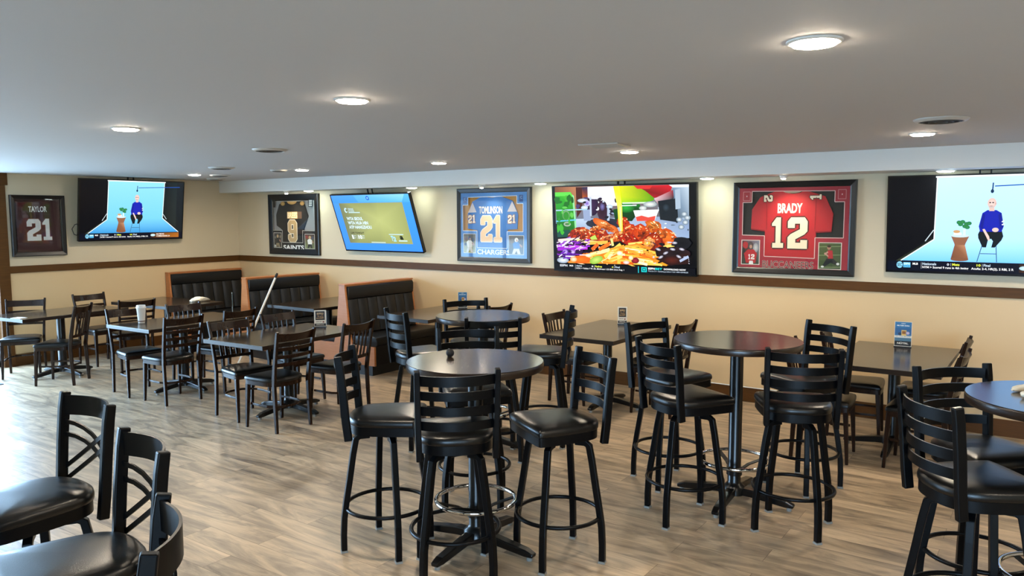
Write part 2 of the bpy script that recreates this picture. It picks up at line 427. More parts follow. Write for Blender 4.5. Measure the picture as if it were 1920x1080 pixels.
def eyeball(loc, label, dx=0, power=8):
    t = thing('spotlight', label, 'spotlight', loc, 0, 'accent spotlights over the jerseys')
    B().lathe([(.045, 0), (.045, -.005), (.036, -.01), (.034, -.004), (.034, 0)], 24).build('trim_ring', M_WHITE, t, smooth=True)
    B().lathe([(.032, 0), (.034, -.012), (.03, -.026), (.022, -.034)], 20).build('housing', M_WHITE, t, smooth=True)
    B().lathe([(.021, -.0345), (.018, -.04), (.008, -.044)], 16).build('bulb', M_LAMPS, t, smooth=True)
    l = bpy.data.lights.new('spot_beam', 'SPOT'); l.energy = power; l.color = (1, .84, .62); l.spot_size = R(95); l.spot_blend = .8; l.shadow_soft_size = .02
    ob = bpy.data.objects.new('spot_beam', l); COL.objects.link(ob)
    ob.location = (loc[0], loc[1]-.0, loc[2]-.05)
    ob.rotation_euler = (Vector((loc[0]+dx, YA, 1.55))-Vector(ob.location)).to_track_quat('-Z', 'Y').to_euler()
eyeball((-9.2, 7.40, ZS), 'small accent spotlight over the black jersey frame', -.1)
eyeball((-5.62, 7.38, ZS), 'small accent spotlight over the blue jersey frame', 0, 5)
eyeball((-2.09, 7.33, ZS), 'small accent spotlight over the red jersey frame', 0, 11)
for i, x in enumerate((-8.75, -6.78, -4.82, -2.86, -.79)):
    l = bpy.data.lights.new('soffit_beam', 'SPOT'); l.energy = 3.2; l.color = (.82, 1, .93); l.spot_size = R(150); l.spot_blend = 1; l.shadow_soft_size = .05
    ob = bpy.data.objects.new('soffit_beam', l); COL.objects.link(ob); ob.location = (x, 7.43, ZS-.02)
for x, y in [(-.66, 2.61), (-2.75, 2.61), (-4.75, 2.61), (-.78, 5.95), (-3.04, 6.09), (-5.23, 6.15), (-7.28, 6.09), (-9.17, 5.92), (1.42, 2.61), (1.42, 6.0)]:  # the final pair serves the added lamps past the right edge
    l = bpy.data.lights.new('downlight_beam', 'SPOT'); l.energy = 29; l.color = (1, .86, .68); l.spot_size = R(178); l.spot_blend = .45; l.shadow_soft_size = .07
    ob = bpy.data.objects.new('downlight_beam', l); COL.objects.link(ob); ob.location = (x, y, ZC-.02)

# ceiling vents
M_LOUV = simple('louver_shade_grey', '#4a4844', .5)  # rings darkened to paint in the shade under the vents
def round_vent(loc, r, label):
    t = thing('ceiling_vent', label, 'vent', loc, 0, 'round ceiling vents')
    B().lathe([(r, 0), (r, -.004), (r*.90, -.016), (r*.80, -.018), (r*.78, -.010), (r*.78, 0)], 36).build('flange', M_VENT, t, smooth=True)
    B().lathe([(r*.775, -.002), (r*.76, -.0165), (.01, -.0165)], 30).build('throat_shade', M_VENTSHADE, t)  # dark disc stands in for the shaded vent interior
    for k in (.62, .40, .18):
        B().lathe([(r*k+.008, -.0168), (r*k+.009, -.020), (r*k+.003, -.021), (r*k, -.0168)], 30).build('louver_ring', M_LOUV, t, smooth=True)
round_vent((-.58, 5.13, ZC), .145, 'large round ceiling vent at the right, above a warm recessed light')
round_vent((-5.30, 4.11, ZC), .14, 'round ceiling vent alone left of the middle, left of the upper middle light')
round_vent((-7.66, 5.28, ZC), .14, 'nearest of the three dark round vents near the far left corner')
round_vent((-9.03, 6.2, ZC), .13, 'middle one of the three dark round vents near the far left corner')
round_vent((-9.95, 6.76, ZC), .13, 'farthest of the three dark round vents near the far left corner')
round_vent((-7.55, 5.97, ZC), .10, 'small dark round vent touching a lit recessed light')
t = thing('square_vent', 'square louvered ceiling vent beside a warm recessed light', 'vent', (-2.92, 5.42, ZC), R(8))
fl = B()
for a, b_, c, d in ((-.16, .16, -.16, -.125), (-.16, .16, .125, .16), (-.16, -.125, -.125, .125), (.125, .16, -.125, .125)): fl.box(a, b_, c, d, -.01, 0)
fl.build('flange', M_VENT, t, bevel=.003)
B().box(-.125, .125, -.125, .125, -.002, 0).build('throat_shade', M_VENTSHADE, t)  # dark sheet in place of the shade behind the louvers
for i in range(5):
    y = -.1+i*.05
    B().loft([[(-.125, y-.016, -.003), (-.125, y-.014, -.001), (-.125, y+.016, -.012), (-.125, y+.014, -.014)], [(.125, y-.016, -.003), (.125, y-.014, -.001), (.125, y+.016, -.012), (.125, y+.014, -.014)]]).build('louver', M_VENT, t)

# ================================================================== SEATING
def smooth_outline(half, sub=4):
    """half outline (y>=0) front to back -> closed smooth outline"""
    pts = half+[(x, -y) for x, y in reversed(half[1:-1])]
    n = len(pts); out = []
    for i in range(n):
        p0, p1, p2, p3 = (Vector(pts[(i+k) % n]) for k in (-1, 0, 1, 2))
        for s_ in range(sub):
            u = s_/sub
            out.append(tuple(.5*((2*p1)+(p2-p0)*u+(2*p0-5*p1+4*p2-p3)*u*u+(3*p1-p0-3*p2+p3)*u**3)))
    return out
def cushion(outline, z0, z1, crown, c=(0.0, 0.0)):
    """padded seat: rolled edge and a gently domed top"""
    def ring(k, z): return [(c[0]+(x-c[0])*k, c[1]+(y-c[1])*k, z) for x, y in outline]
    h = z1-z0
    return B().loft([ring(.965, z0), ring(.995, z0+h*.12), ring(1.0, z0+h*.45), ring(.985, z0+h*.78), ring(.95, z0+h*.97), ring(.86, z1+crown*.45), ring(.66, z1+crown*.8), ring(.36, z1+crown*.97), ring(.06, z1+crown)])
ST_OUT = smooth_outline([(.222, 0), (.220, .12), (.212, .196), (.196, .212), (.15, .214), (.04, .208), (-.08, .192), (-.155, .155), (-.195, .08), (-.202, 0)])
def bow(ymax, x, z, depth, n=15):
    return [(x-depth*(1-(y/ymax)**2), y, z) for y in [ymax*(1-2*i/(n-1)) for i in range(n)]]
def make_stool(kind, label):
    t = thing('bar_stool', label, 'bar stool', (0, 0, 0), 0, 'black swivel bar stools')
    cushion(ST_OUT, .735, .778, .016).build('seat_cushion', M_VINYL, t, smooth=True)
    B().prism([(x*.97, y*.97) for x, y in ST_OUT], .688, .736).build('seat_pan', M_METAL, t, smooth=True)
    for s_ in (1, -1):
        B().bar([(-.175, s_*.190, .665), (-.186, s_*.192, .76), (-.198, s_*.195, .92), (-.212, s_*.197, 1.06), (-.222, s_*.198, 1.125)],
                [(.042, .030)]*4+[(.040, .028)], up=(0, 1, 0)).build('back_post', M_METAL, t, bevel=.005)
    if kind == 'ladder':
        for i, z in enumerate((1.075, 1.0, .922, .845)):
            xx = -.214+.018*i*.6
            B().bar(bow(.186, xx, z, .060), (.008, .050 if i == 0 else .044), up=(0, 0, 1)).build('slat', M_METAL, t, smooth=True)
    else:
        B().bar(bow(.186, -.214, 1.07, .060), (.008, .085), up=(0, 0, 1)).build('top_rail', M_METAL, t, smooth=True)
        for sgn in (1, -1):
            for off in (0, .055):
                P = []
                for i in range(9):
                    u = i/8; y = sgn*(.185-.37*u)
                    z = 1.0-off-.20*(u**1.55)-.0
                    P.append((-.205-.050*(1-(y/.186)**2)+(.007 if sgn > 0 else -.002), y, z))
                B().bar(P, (.007, .018), up=(0, 0, 1)).build('cross_band', M_METAL, t, smooth=True)
    B().box(-.10, .10, -.10, .10, .672, .690).box(-.075, .075, -.075, .075, .652, .672).build('swivel_plate', M_METAL, t, bevel=.003)
    prof = [(.095, .655), (.150, .655), (.172, .640), (.188, .56), (.210, .42), (.232, .29), (.245, .20), (.25, .10), (.25, .012)]
    for q in range(4):
        a = pi/4+q*pi/2; d = (cos(a), sin(a))
        lg = B().bar([(r*d[0], r*d[1], z) for r, z in prof], (.033, .034), up=(-d[1], d[0], 0)).build('leg', M_METAL, t, bevel=.004)
        g = B(); ca, sa = d; pts = [(.25+i*.0185, j*.0185) for i, j in ((-1, -1), (1, -1), (1, 1), (-1, 1))]
        g.prism([(x*ca-y*sa, x*sa+y*ca) for x, y in pts], 0, .011).build('glide', M_GLIDE, lg)
    B().tube([(.231*cos(2*pi*i/40), .231*sin(2*pi*i/40), .248) for i in range(40)], .0115, 8, closed=True).build('foot_ring', M_METAL, t, smooth=True)
    return t
ladder0 = make_stool('ladder', ''); cross0 = make_stool('cross', '')
used = set()
def stool(proto, x, y, th, base, label, group='black ladder-back bar stools'):
    if id(proto) in used: t = dup(proto, (x, y, 0), R(th), label)
    else: used.add(id(proto)); t = proto; t.location = (x, y, 0); t.rotation_euler = (0, 0, R(th)); t['label'] = label
    t['group'] = group
    for c in t.children:
        if c.name.split('.')[0] in ('leg', 'foot_ring', 'swivel_plate'): c.rotation_euler = (0, 0, R(base))
STOOLS = [
 (-3.04, 3.09, 36, 66, 'ladder-back bar stool left of the nearest round table, back seen edge-on'),
 (-2.51, 3.05, 134, 0, 'ladder-back bar stool in front of the nearest round table, its back squarely towards us'),
 (-2.17, 3.53, 237, 0, 'ladder-back bar stool right of the nearest round table, seat turned towards us'),
 (-3.06, 3.92, -42, 76, 'ladder-back bar stool behind the nearest round table, only its top rail above the tabletop'),
 (-4.21, 4.70, 66, 0, 'ladder-back bar stool left of the far round table, in front of the booth bench'),
 (-4.19, 5.37, -33, 0, 'ladder-back bar stool behind the far round table'),
 (-3.50, 4.74, 125, 10, 'ladder-back bar stool on the near side of the far round table, its back towards us'),
 (-3.41, 5.30, 206, 0, 'ladder-back bar stool right of the far round table, back edge-on beside a wooden chair'),
 (-2.17, 5.00, -17, 71, 'ladder-back bar stool behind left at the round table with red reflection'),
 (-1.82, 4.45, 60, 73, 'ladder-back bar stool in front left at the round table with red reflection'),
 (-1.22, 4.66, 115, 69, 'ladder-back bar stool in front right at the round table with red reflection'),
 (-1.37, 5.45, 239, 7, 'ladder-back bar stool behind right at the round table with red reflection'),
 (-.23, 3.70, 38, 8, 'large ladder-back bar stool nearest us at the right edge, below the blue tabletop'),
 (-.24, 4.23, -45, 20, 'ladder-back bar stool behind the blue round tabletop at the right edge'),
]
for s_ in STOOLS: stool(ladder0, *s_)
CROSS = [
 (-3.27, 1.35, 268, 15, 'cross-back bar stool farthest left and farthest back of the three in the near left corner'),
 (-2.54, 1.16, 258, 20, 'middle cross-back bar stool of the three in the near left corner'),
 (-1.91, .83, 235, 0, 'cross-back bar stool nearest us, cut off by the bottom edge at left'),
]
for s_ in CROSS: stool(cross0, *s_, 'black cross-back bar stools')

CH_OUT = smooth_outline([(.215, 0), (.213, .10), (.205, .19), (.188, .207), (.13, .208), (.02, .200), (-.09, .185), (-.15, .15), (-.185, .08), (-.192, 0)])
def make_chair(kind, label):
    t = thing('dining_chair', label, 'chair', (0, 0, 0), 0)
    cushion(CH_OUT, .432, .468, .012).build('seat_cushion', M_VINYL, t, smooth=True)
    B().prism([(x*.97, y*.96) for x, y in CH_OUT], .395, .433).build('seat_frame', M_CHAIRW, t, smooth=True)
    for s_ in (1, -1):
        B().bar([(.200, s_*.190, 0), (.190, s_*.186, .2), (.178, s_*.182, .40)], [(.022, .022), (.030, .030), (.036, .036)], up=(1, 0, 0)).build('leg', M_CHAIRW, t, bevel=.004)
        B().bar([(-.205, s_*.185, 0), (-.195, s_*.184, .2), (-.185, s_*.184, .42), (-.203, s_*.188, .56), (-.232, s_*.193, .72), (-.262, s_*.199, .85), (-.272, s_*.202, .893)],
                [(.024, .028), (.026, .034), (.026, .038), (.026, .036), (.025, .032), (.024, .028), (.023, .024)], up=(1, 0, 0)).build('leg', M_CHAIRW, t, bevel=.004)
    tr = B(); n = 11; rings = []
    for i in range(n):
        y = .193*(1-2*i/(n-1)); k = 1-(y/.193)**2; x = -.260-.040*k
        z0 = .800; z1 = .868+.012*k*0+.010*(1-k)
        rings.append([(x+.026-.0, y, z0), (x+.038, y, z0), (x+.012, y, z1), (x-.004, y, z1)])
    tr.loft(rings).build('top_rail', M_CHAIRW, t, smooth=True)
    if kind == 'ladder':
        for z, x in ((.735, -.232), (.665, -.220), (.595, -.207)):
            B().bar(bow(.184, x, z, .034), (.012, .030), up=(0, 0, 1)).build('slat', M_CHAIRW, t, smooth=True)
    else:
        B().bar(bow(.180, -.200, .545, .022), (.018, .030), up=(0, 0, 1)).build('lower_rail', M_CHAIRW, t, bevel=.002)
        for y in (-.115, -.058, 0, .058, .115):
            k = 1-(y/.19)**2
            B().bar([(-.200-.022*k, y*.92, .555), (-.225-.026*k, y*.96, .69), (-.232-.040*k, y, .805)], (.020, .010), up=(1, 0, 0)).build('spindle', M_CHAIRW, t)
    hoop = [(.17, .165), (.05, .172), (-.06, .165), (-.14, .13), (-.175, .06), (-.18, 0), (-.175, -.06), (-.14, -.13), (-.06, -.165), (.05, -.172), (.17, -.165)]
    B().bar([(x, y, .215) for x, y in hoop], (.012, .020), up=(0, 0, 1)).build('stretcher', M_CHAIRW, t, bevel=.003)
    return t
lad = make_chair('ladder', ''); spi = make_chair('spindle', '')
def chair(p, x, y, th, label):
    if id(p) in used: t = dup(p, (x, y, 0), R(th), label)
    else: used.add(id(p)); t = p; t.location = (x, y, 0); t.rotation_euler = (0, 0, R(th)); t['label'] = label
    t['group'] = 'espresso ladder-back dining chairs' if p is lad else 'espresso spindle-back dining chairs'
    return t
CHAIRS = [
 (lad, -9.97, 4.11, -33, 'dark ladder-back dining chair with blue-lit seat, farthest left by the door casing'),
 (spi, -9.18, 4.17, 220, 'spindle-back dining chair seen from the side in front of the far left table'),
 (lad, -9.98, 5.04, 3, 'ladder-back dining chair against the left wall, right of the blue-lit chair'),
 (lad, -9.25, 5.03, 168, 'ladder-back dining chair whose back stands before the table with the crumpled cloth'),
 (lad, -7.98, 4.40, -7, 'ladder-back dining chair at the left side of the cup table, behind the cup'),
 (lad, -7.35, 4.40, 178, 'ladder-back dining chair in front of the cup table, back towards us'),
 (spi, -7.88, 5.04, -2, 'spindle-back dining chair at the far end of the cup table, below the first booth'),
 (spi, -6.20, 4.44, -6, 'spindle-back dining chair at the left side of the table with the white-bordered sign'),
 (lad, -5.64, 4.38, 180, 'ladder-back dining chair nearest us, in front of the table with the white-bordered sign'),
 (lad, -7.37, 5.05, 183, 'dining chair at the cup table with its back in front of the white pole'),
 (spi, -6.28, 5.11, 1, 'spindle-back dining chair just right of the foot of the white pole'),
 (spi, -5.59, 5.06, 184, 'spindle-back dining chair right of the table with the white-bordered sign, beside a bar stool'),
 (spi, -5.30, 6.95, 178, 'spindle-back dining chair behind the far round table, below the blue jersey frame'),
 (spi, -3.94, 6.74, 0, 'spindle-back dining chair left of the table under the food screen'),
 (spi, -3.03, 6.76, 177, 'dining chair right of the table under the food screen, half hidden by bar stools'),
 (spi, -1.42, 6.26, 4, 'nearer spindle-back dining chair on the left of the rightmost rectangular table'),
 (spi, -1.34, 7.03, 6, 'spindle-back dining chair on the left of the rightmost rectangular table, next to the wall'),
 (lad, -.80, 7.03, 180, 'dining chair with curved slats right of the rightmost rectangular table, next to the wall'),
 (lad, -.76, 6.35, 177, 'dining chair on the near right of the rightmost rectangular table, hidden behind bar stools'),
]
for c in CHAIRS: chair(*c)

# ================================================================== TABLES
def cross_base(t, top, arm=.38, post=.045, square=False):
    for i in range(4):
        a = i*pi/2; d = Vector((cos(a), sin(a), 0))
        P = [d*.02+Vector((0, 0, .075)), d*.12+Vector((0, 0, .07)), d*(arm-.05)+Vector((0, 0, .042)), d*arm+Vector((0, 0, .032))]
        ft = B().bar(P, [(.062, .05), (.058, .048), (.05, .04), (.044, .02)], up=(0, 0, 1)).build('base_arm', M_BASEM, t, bevel=.006)
        B().lathe([(.016, 0), (.016, .02), (.012, .026)], 12, tuple(d*(arm-.03))).build('glide', M_GLIDE, ft)
    B().lathe([(.075, .05), (.07, .10), (post+.008, .115), (post, .13), (post, top-.03)], 20).build('pedestal', M_BASEM, t, smooth=True)
    B().box(-.16, .16, -.16, .16, top-.03, top-.018).build('mounting_plate', M_BASEM, t)
def rect_table(x, y, w, l, rz, label, arm=.36):
    t = thing('rectangular_table', label, 'table', (x, y, 0), R(rz), 'dark rectangular dining tables')
    B().box(-w/2, w/2, -l/2, l/2, .757, .760).build('table_surface', M_TOP, t)
    B().box(-w/2, w/2, -l/2, l/2, .722, .757).build('edge_band', M_TOPEDGE, t, bevel=.002)
    cross_base(t, .752, arm); return t
rect_table(-9.62, 4.38, .72, 1.28, 7, 'dark rectangular table farthest left, one end lit blue by the doorway')
rect_table(-7.70, 4.76, .76, 1.26, 2, 'dark rectangular table with the white paper cup on it')
rect_table(-5.97, 4.76, .80, 1.26, 3, 'dark rectangular table with the white-bordered sign, nearest of the left tables', .38)
rect_table(-9.56, 5.70, 1.28, .76, 4, 'dark rectangular table with the crumpled white cloth, in front of the first booth')
rect_table(-7.73, 6.84, .88, 1.24, 0, 'dark rectangular table between the two right-hand booth backs', .34)
rect_table(-5.86, 6.85, .76, 1.24, 0, 'dark rectangular table right of the nearest booth, behind the far round table', .34)
rect_table(-3.56, 6.70, .78, 1.26, 0, 'dark rectangular table by the wall under the food screen')
rect_table(-1.00, 6.70, .78, 1.26, 0, 'dark rectangular table by the wall at the right, with a blue card sign')
def round_table(x, y, r, label):
    t = thing('round_bar_table', label, 'bar table', (x, y, 0), R(2), 'round pedestal bar tables')
    B().lathe([(r-.008, 1.062), (r-.003, 1.070), (.001, 1.070)], 64).build('table_surface', M_TOP, t, smooth=True)
    B().lathe([(r-.02, 1.024), (r-.003, 1.028), (r, 1.034), (r, 1.058), (r-.0035, 1.0665), (r-.012, 1.0665), (r-.02, 1.06)], 64).build('edge_band', M_TOPEDGE, t, smooth=True)
    cross_base(t, 1.055, .385, .042)
    rr = .225
    ring = B().tube([(rr*cos(2*pi*i/48), rr*sin(2*pi*i/48), .275) for i in range(48)], .0125, 10, closed=True).build('foot_ring', M_CHROME, t, smooth=True)
    for i in range(4):
        a = i*pi/2+pi/4
        B().bar([(.04*cos(a), .04*sin(a), .20), (.10*cos(a), .10*sin(a), .235), (rr*cos(a), rr*sin(a), .270)], (.03, .006), up=(0, 0, 1)).build('ring_bracket', M_BASEM, ring)
    B().lathe([(.05, .175), (.05, .225), (.043, .23)], 20).build('ring_collar', M_BASEM, t, smooth=True)
    return t
round_table(-2.62, 3.37, .383, 'round bar table nearest us, with a small black microphone on it')
round_table(-3.78, 4.97, .381, 'far round bar table in the middle, behind the nearest round table')
round_table(-1.66, 4.90, .405, 'round bar table whose top reflects the red jersey')
round_table(.08, 4.09, .395, 'round bar table cut by the right edge, its top reflecting blue')

# ================================================================== BOOTHS
def booth(x, y, rz, L, label, double=True):
    t = thing('booth_bench', label, 'booth', (x, y, 0), R(rz), 'black vinyl booth benches with cherry wood ends')
    sides = (1, -1) if double else (1,)
    for s_ in sides:
        # headrest roll and channelled back: a surface swept along y
        hr = [(.045, 1.035), (.07, 1.035), (.085, 1.01), (.085, .93), (.075, .885), (.05, .875)]
        rings = [[(s_*px, yy, pz) for px, pz in hr] for yy in (.03, .035, L-.005, L)]
        B().loft(rings).build('headrest', M_VINYLB, t, smooth=True, bevel=.006)
        nch = 7; per = 8; ny = nch*per
        prof = [(.05, .885), (.062, .875), (.085, .74), (.105, .6), (.125, .47), (.06, .44)]
        rings = []
        for j in range(ny+1):
            yy = .035+(L-.04)*j/ny; u = (j % per)/per
            b_ = .030*(abs(sin(pi*u))**.55)
            rings.append([(s_*(px+(b_ if 0 < i < 5 else 0)*(1 if i != 1 else .5)), yy, pz) for i, (px, pz) in enumerate(prof)])
        B().loft(rings).build('channelled_back', M_VINYLB, t, smooth=True)
        sp = [(.10, .36), (.50, .345), (.545, .36), (.55, .41), (.53, .455), (.48, .468), (.14, .455), (.10, .44)]
        rings = [[(s_*px, yy, pz) for px, pz in sp] for yy in (.022, .028, L-.006, L)]
        B().loft(rings).build('seat_cushion', M_VINYLB, t, smooth=True, bevel=.008)
        B().box(min(s_*.08, s_*.50), max(s_*.08, s_*.50), .03, L, .12, .35).build('seat_box', M_VINYLB, t)
    # end panel
    x0 = -.525 if double else -.03
    bk = [(-.045, 1.05), (-.11, .50), (-.16, .345), (-.525, .345), (-.525, .12)] if double else [(-.03, 1.05), (-.03, .12)]
    pts = [(.525, .12), (.525, .345), (.16, .345), (.11, .50), (.045, 1.05)]+bk
    B().prism(pts, 0, .028, lambda a, b_, c: (a, c, b_)).build('end_panel', M_BOOTHW, t, bevel=.002)
    B().prism(pts, L, L+.02, lambda a, b_, c: (a, c, b_)).build('end_panel', M_BOOTHW, t, bevel=.002)
    B().box(-.055 if double else -.03, .055, -.004, L+.024, 1.045, 1.062).build('top_cap', M_BOOTHW, t, bevel=.003)
    B().box(-.045 if double else -.03, .045, .028, L, .36, 1.046).build('core_board', M_BOOTHW, t)
    B().box(-.47 if double else -.03, .47, .02, L, 0, .12).build('toe_kick', M_KICK, t)
    return t
booth(-10.655, 6.36, 0, 1.22, 'black booth bench standing against the left wall in the far corner', False)
booth(-8.86, 6.38, -4, 1.17, 'black double booth bench in the middle of the three, behind the white pole')
booth(-6.98, 6.39, 0, 1.17, 'nearest black double booth bench, showing its wide cherry wood end')
# ================================================================== SCREENS
def television(label, loc, rz, tilt, w, h, paint, bez=.012, cable=False):
    t = thing('television', label, 'television', loc, rz, 'wall mounted televisions'); t.rotation_euler = (R(tilt), 0, rz)
    B().box(-w/2, w/2, 0, .045, 0, h).box(-w*.3, w*.3, .045, .07, h*.2, h*.75).build('body', M_TVB, t, bevel=.004)
    fr = B()
    for a in ((-w/2, w/2, -.004, 0, 0, bez*1.5), (-w/2, w/2, -.004, 0, h-bez, h), (-w/2, -w/2+bez, -.004, 0, bez, h-bez), (w/2-bez, w/2, -.004, 0, bez, h-bez)): fr.box(*a)
    fr.build('bezel', M_TVB, t)
    sw, sh = w-2*bez, h-2.5*bez
    p = Pic(sw, sh, .00003); paint(p)
    p.build('screen', M_SCREEN, t, y=-.0005, z=bez*1.5+sh/2)
    mb = B()
    for s_ in (-.06, .02): mb.bar([(s_, .06, h*.6), (s_, .07, h*.98), (s_, .075, h+.045)], (.02, .012), up=(1, 0, 0))
    mb.build('mount_arm', M_BASEM, t)
    if cable:
        B().tube([(-w/2+.05, .05, .06), (-w/2-.03, .055, .09), (-w/2-.055, .06, .16), (-w/2-.02, .06, .22), (-w/2+.06, .055, .24)], .005, 6).build('cable', M_RUBBER, t, smooth=True)
    return t
def studio(cyan):
    # back-lit paper: linear values, brighter than paper white
    P1, P2, P3 = ((.17, .56, .82, 0), (.26, .66, .86, 0), (.04, .28, .62, 0)) if cyan else ((.44, .80, 1.35, 0), (.52, .86, 1.35, 0), (.18, .56, 1.25, 0))
    def paint(p):
        p.rect(0, 0, 1, 1, ['#05070d', '#1b2228', '#151a1c', '#04050a'])
        p.poly([(0, 0), (.24, 0), (.24, .62), (.04, .9), (0, .9)], '#05060b')
        p.poly([(.04, .90), (.24, .64), (.24, .70), (.075, .895)], ['#24291f', '#10140f', '#2a3128', '#4a4f40'])
        p.poly([(.80, 0), (.93, 0), (.93, .8), (.79, .64)], ['#0c141a', '#1d282c', '#232a28', '#10181a'])
        p.raw([(.253, .012), (.80, .012), (.787, .64), (.244, .66)], [(0, 1, 2, 3)], [P2, P2, P1, P1])
        p.rect(.245, .0, .81, .016, '#f4fcff')
        p.raw([(.244, .66), (.787, .64), (.96, .89), (.074, .89)], [(0, 1, 2, 3)], [P1, P1, P3, P3])
        for a in ((.253, .01, .246, .66), (.80, .01, .788, .64), (.245, .66, .074, .89), (.787, .64, .96, .89)): p.line(*a, .010, '#effbff')
        p.line(.20, .68, .243, .56, .009, '#c8d8de'); p.line(.83, .66, .79, .56, .009, '#c8d8de')
        # boom microphone
        p.line(.537, .115, .96, .085, .011, '#1d4fa8'); p.line(.529, .08, .527, .15, .012, '#173a70'); p.blob(.526, .165, .008, .02, '#0d2b4d')
        # stool
        for a in ((.49, .70, .466, .885), (.555, .70, .562, .885), (.48, .80, .56, .80)): p.line(*a, .007, '#31536e')
        # side table, plant, books
        p.poly([(.332, .62), (.424, .62), (.406, .70), (.404, .715), (.352, .715), (.350, .70)], '#8d5f45')
        p.raw([(.352, .715), (.404, .715), (.424, .865), (.334, .865)], [(0, 1, 2, 3)], ['#8a5b40', '#b98662', '#8a5a3e', '#6f4733'])
        p.blob(.379, .865, .045, .02, '#7d523a'); p.blob(.378, .62, .046, .016, '#c3d8dc'); p.rect(.345, .585, .385, .61, '#dfeaea')
        p.blob(.36, .575, .018, .016, '#c79c6a'); p.rect(.392, .55, .405, .615, '#cfe6e8')
        for u, v in ((.378, .50), (.388, .475), (.40, .52), (.408, .495), (.42, .49), (.412, .53), (.37, .48)): p.blob(u, v, .013, .020, '#2f8d4f', '#27703f')
        # seated person: trousers, sweater, arms, head
        p.poly([(.475, .56), (.58, .56), (.588, .62), (.58, .66), (.55, .735), (.533, .735), (.54, .67), (.53, .645), (.515, .665), (.508, .735), (.490, .735), (.468, .64), (.466, .60)], '#10181d')
        p.poly([(.507, .355), (.55, .355), (.575, .385), (.588, .52), (.578, .575), (.475, .575), (.468, .52), (.483, .385)], '#1420a8')
        p.poly([(.483, .39), (.475, .52), (.487, .57), (.497, .40)], '#101a8c'); p.poly([(.560, .40), (.570, .56), (.588, .52), (.575, .385)], '#101a8c')
        p.line(.578, .475, .589, .462, .012, '#e8f0fa'); p.line(.579, .505, .590, .492, .012, '#e8f0fa')
        p.poly([(.486, .55), (.497, .545), (.520, .62), (.526, .665), (.516, .665), (.505, .62)], '#e3c4bb')
        p.blob(.549, .555, .016, .022, '#e3c4bb'); p.rect(.515, .33, .54, .365, '#dcbab0')
        p.blob(.527, .285, .0215, .052, '#e9cfc8', '#d9b6ac'); p.blob(.5245, .322, .0145, .014, '#bdb6b6', '#cdb8b2'); p.rect(.518, .312, .530, .3165, '#a8746c'); p.blob(.518, .28, .005, .006, '#2b2430'); p.blob(.532, .28, .005, .006, '#2b2430')
        p.blob(.545, .29, .004, .012, '#cfa79c')
        # score ticker
        p.rect(0, .895, 1, 1, '#060b1c'); p.blob(.068, .938, .017, .036, '#9fdcf2', '#7cc6ea'); p.text('SEC', .055, .92, .082, .955, '#0b2346', .02)
        p.rect(.088, .91, .126, .965, '#5db7e6'); p.text('ESPN', .091, .915, .123, .936, '#e9f7ff', .02); p.text('NETWORK', .091, .944, .123, .96, '#0c2a55')
        p.text('MLB', .138, .912, .166, .934, '#ffffff', .03); p.rect(.183, .907, .1845, .975, '#cfd6e0')
        p.text('Nationals', .19, .908, .262, .934, '#cfe2f2', .02); p.text('0', .317, .91, .328, .934, '#e8eef5', .02); p.rect(.336, .907, .3375, .937, '#cfd6e0')
        p.text('Mets', .344, .908, .381, .934, '#e6f04a', .03); p.text('10', .466, .91, .486, .934, '#e6f04a', .03); p.rect(.493, .907, .4945, .937, '#cfd6e0'); p.text('Final', .50, .908, .533, .934, '#cfe2f2', .02)
        p.text('NYM > Scored 9 runs in 4th inning', .19, .945, .426, .975, '#ffffff', .02); p.text('Acuña: 2-4, HR(2), 2 RBI, 2 R', .44, .945, .645, .975, '#ffffff', .02)
        p.rect(.67, .90, .965, .985, ['#2b1d16', '#9b5a20', '#b4691f', '#2b1d16']); p.blob(.695, .94, .025, .022, '#cfe6ee', '#a9cbd8'); p.text('BALTIMORE', .73, .91, .81, .935, '#f3e9dc', .02); p.text('COMMANDERS 24', .73, .945, .87, .97, '#f3e9dc', .02)
    return paint
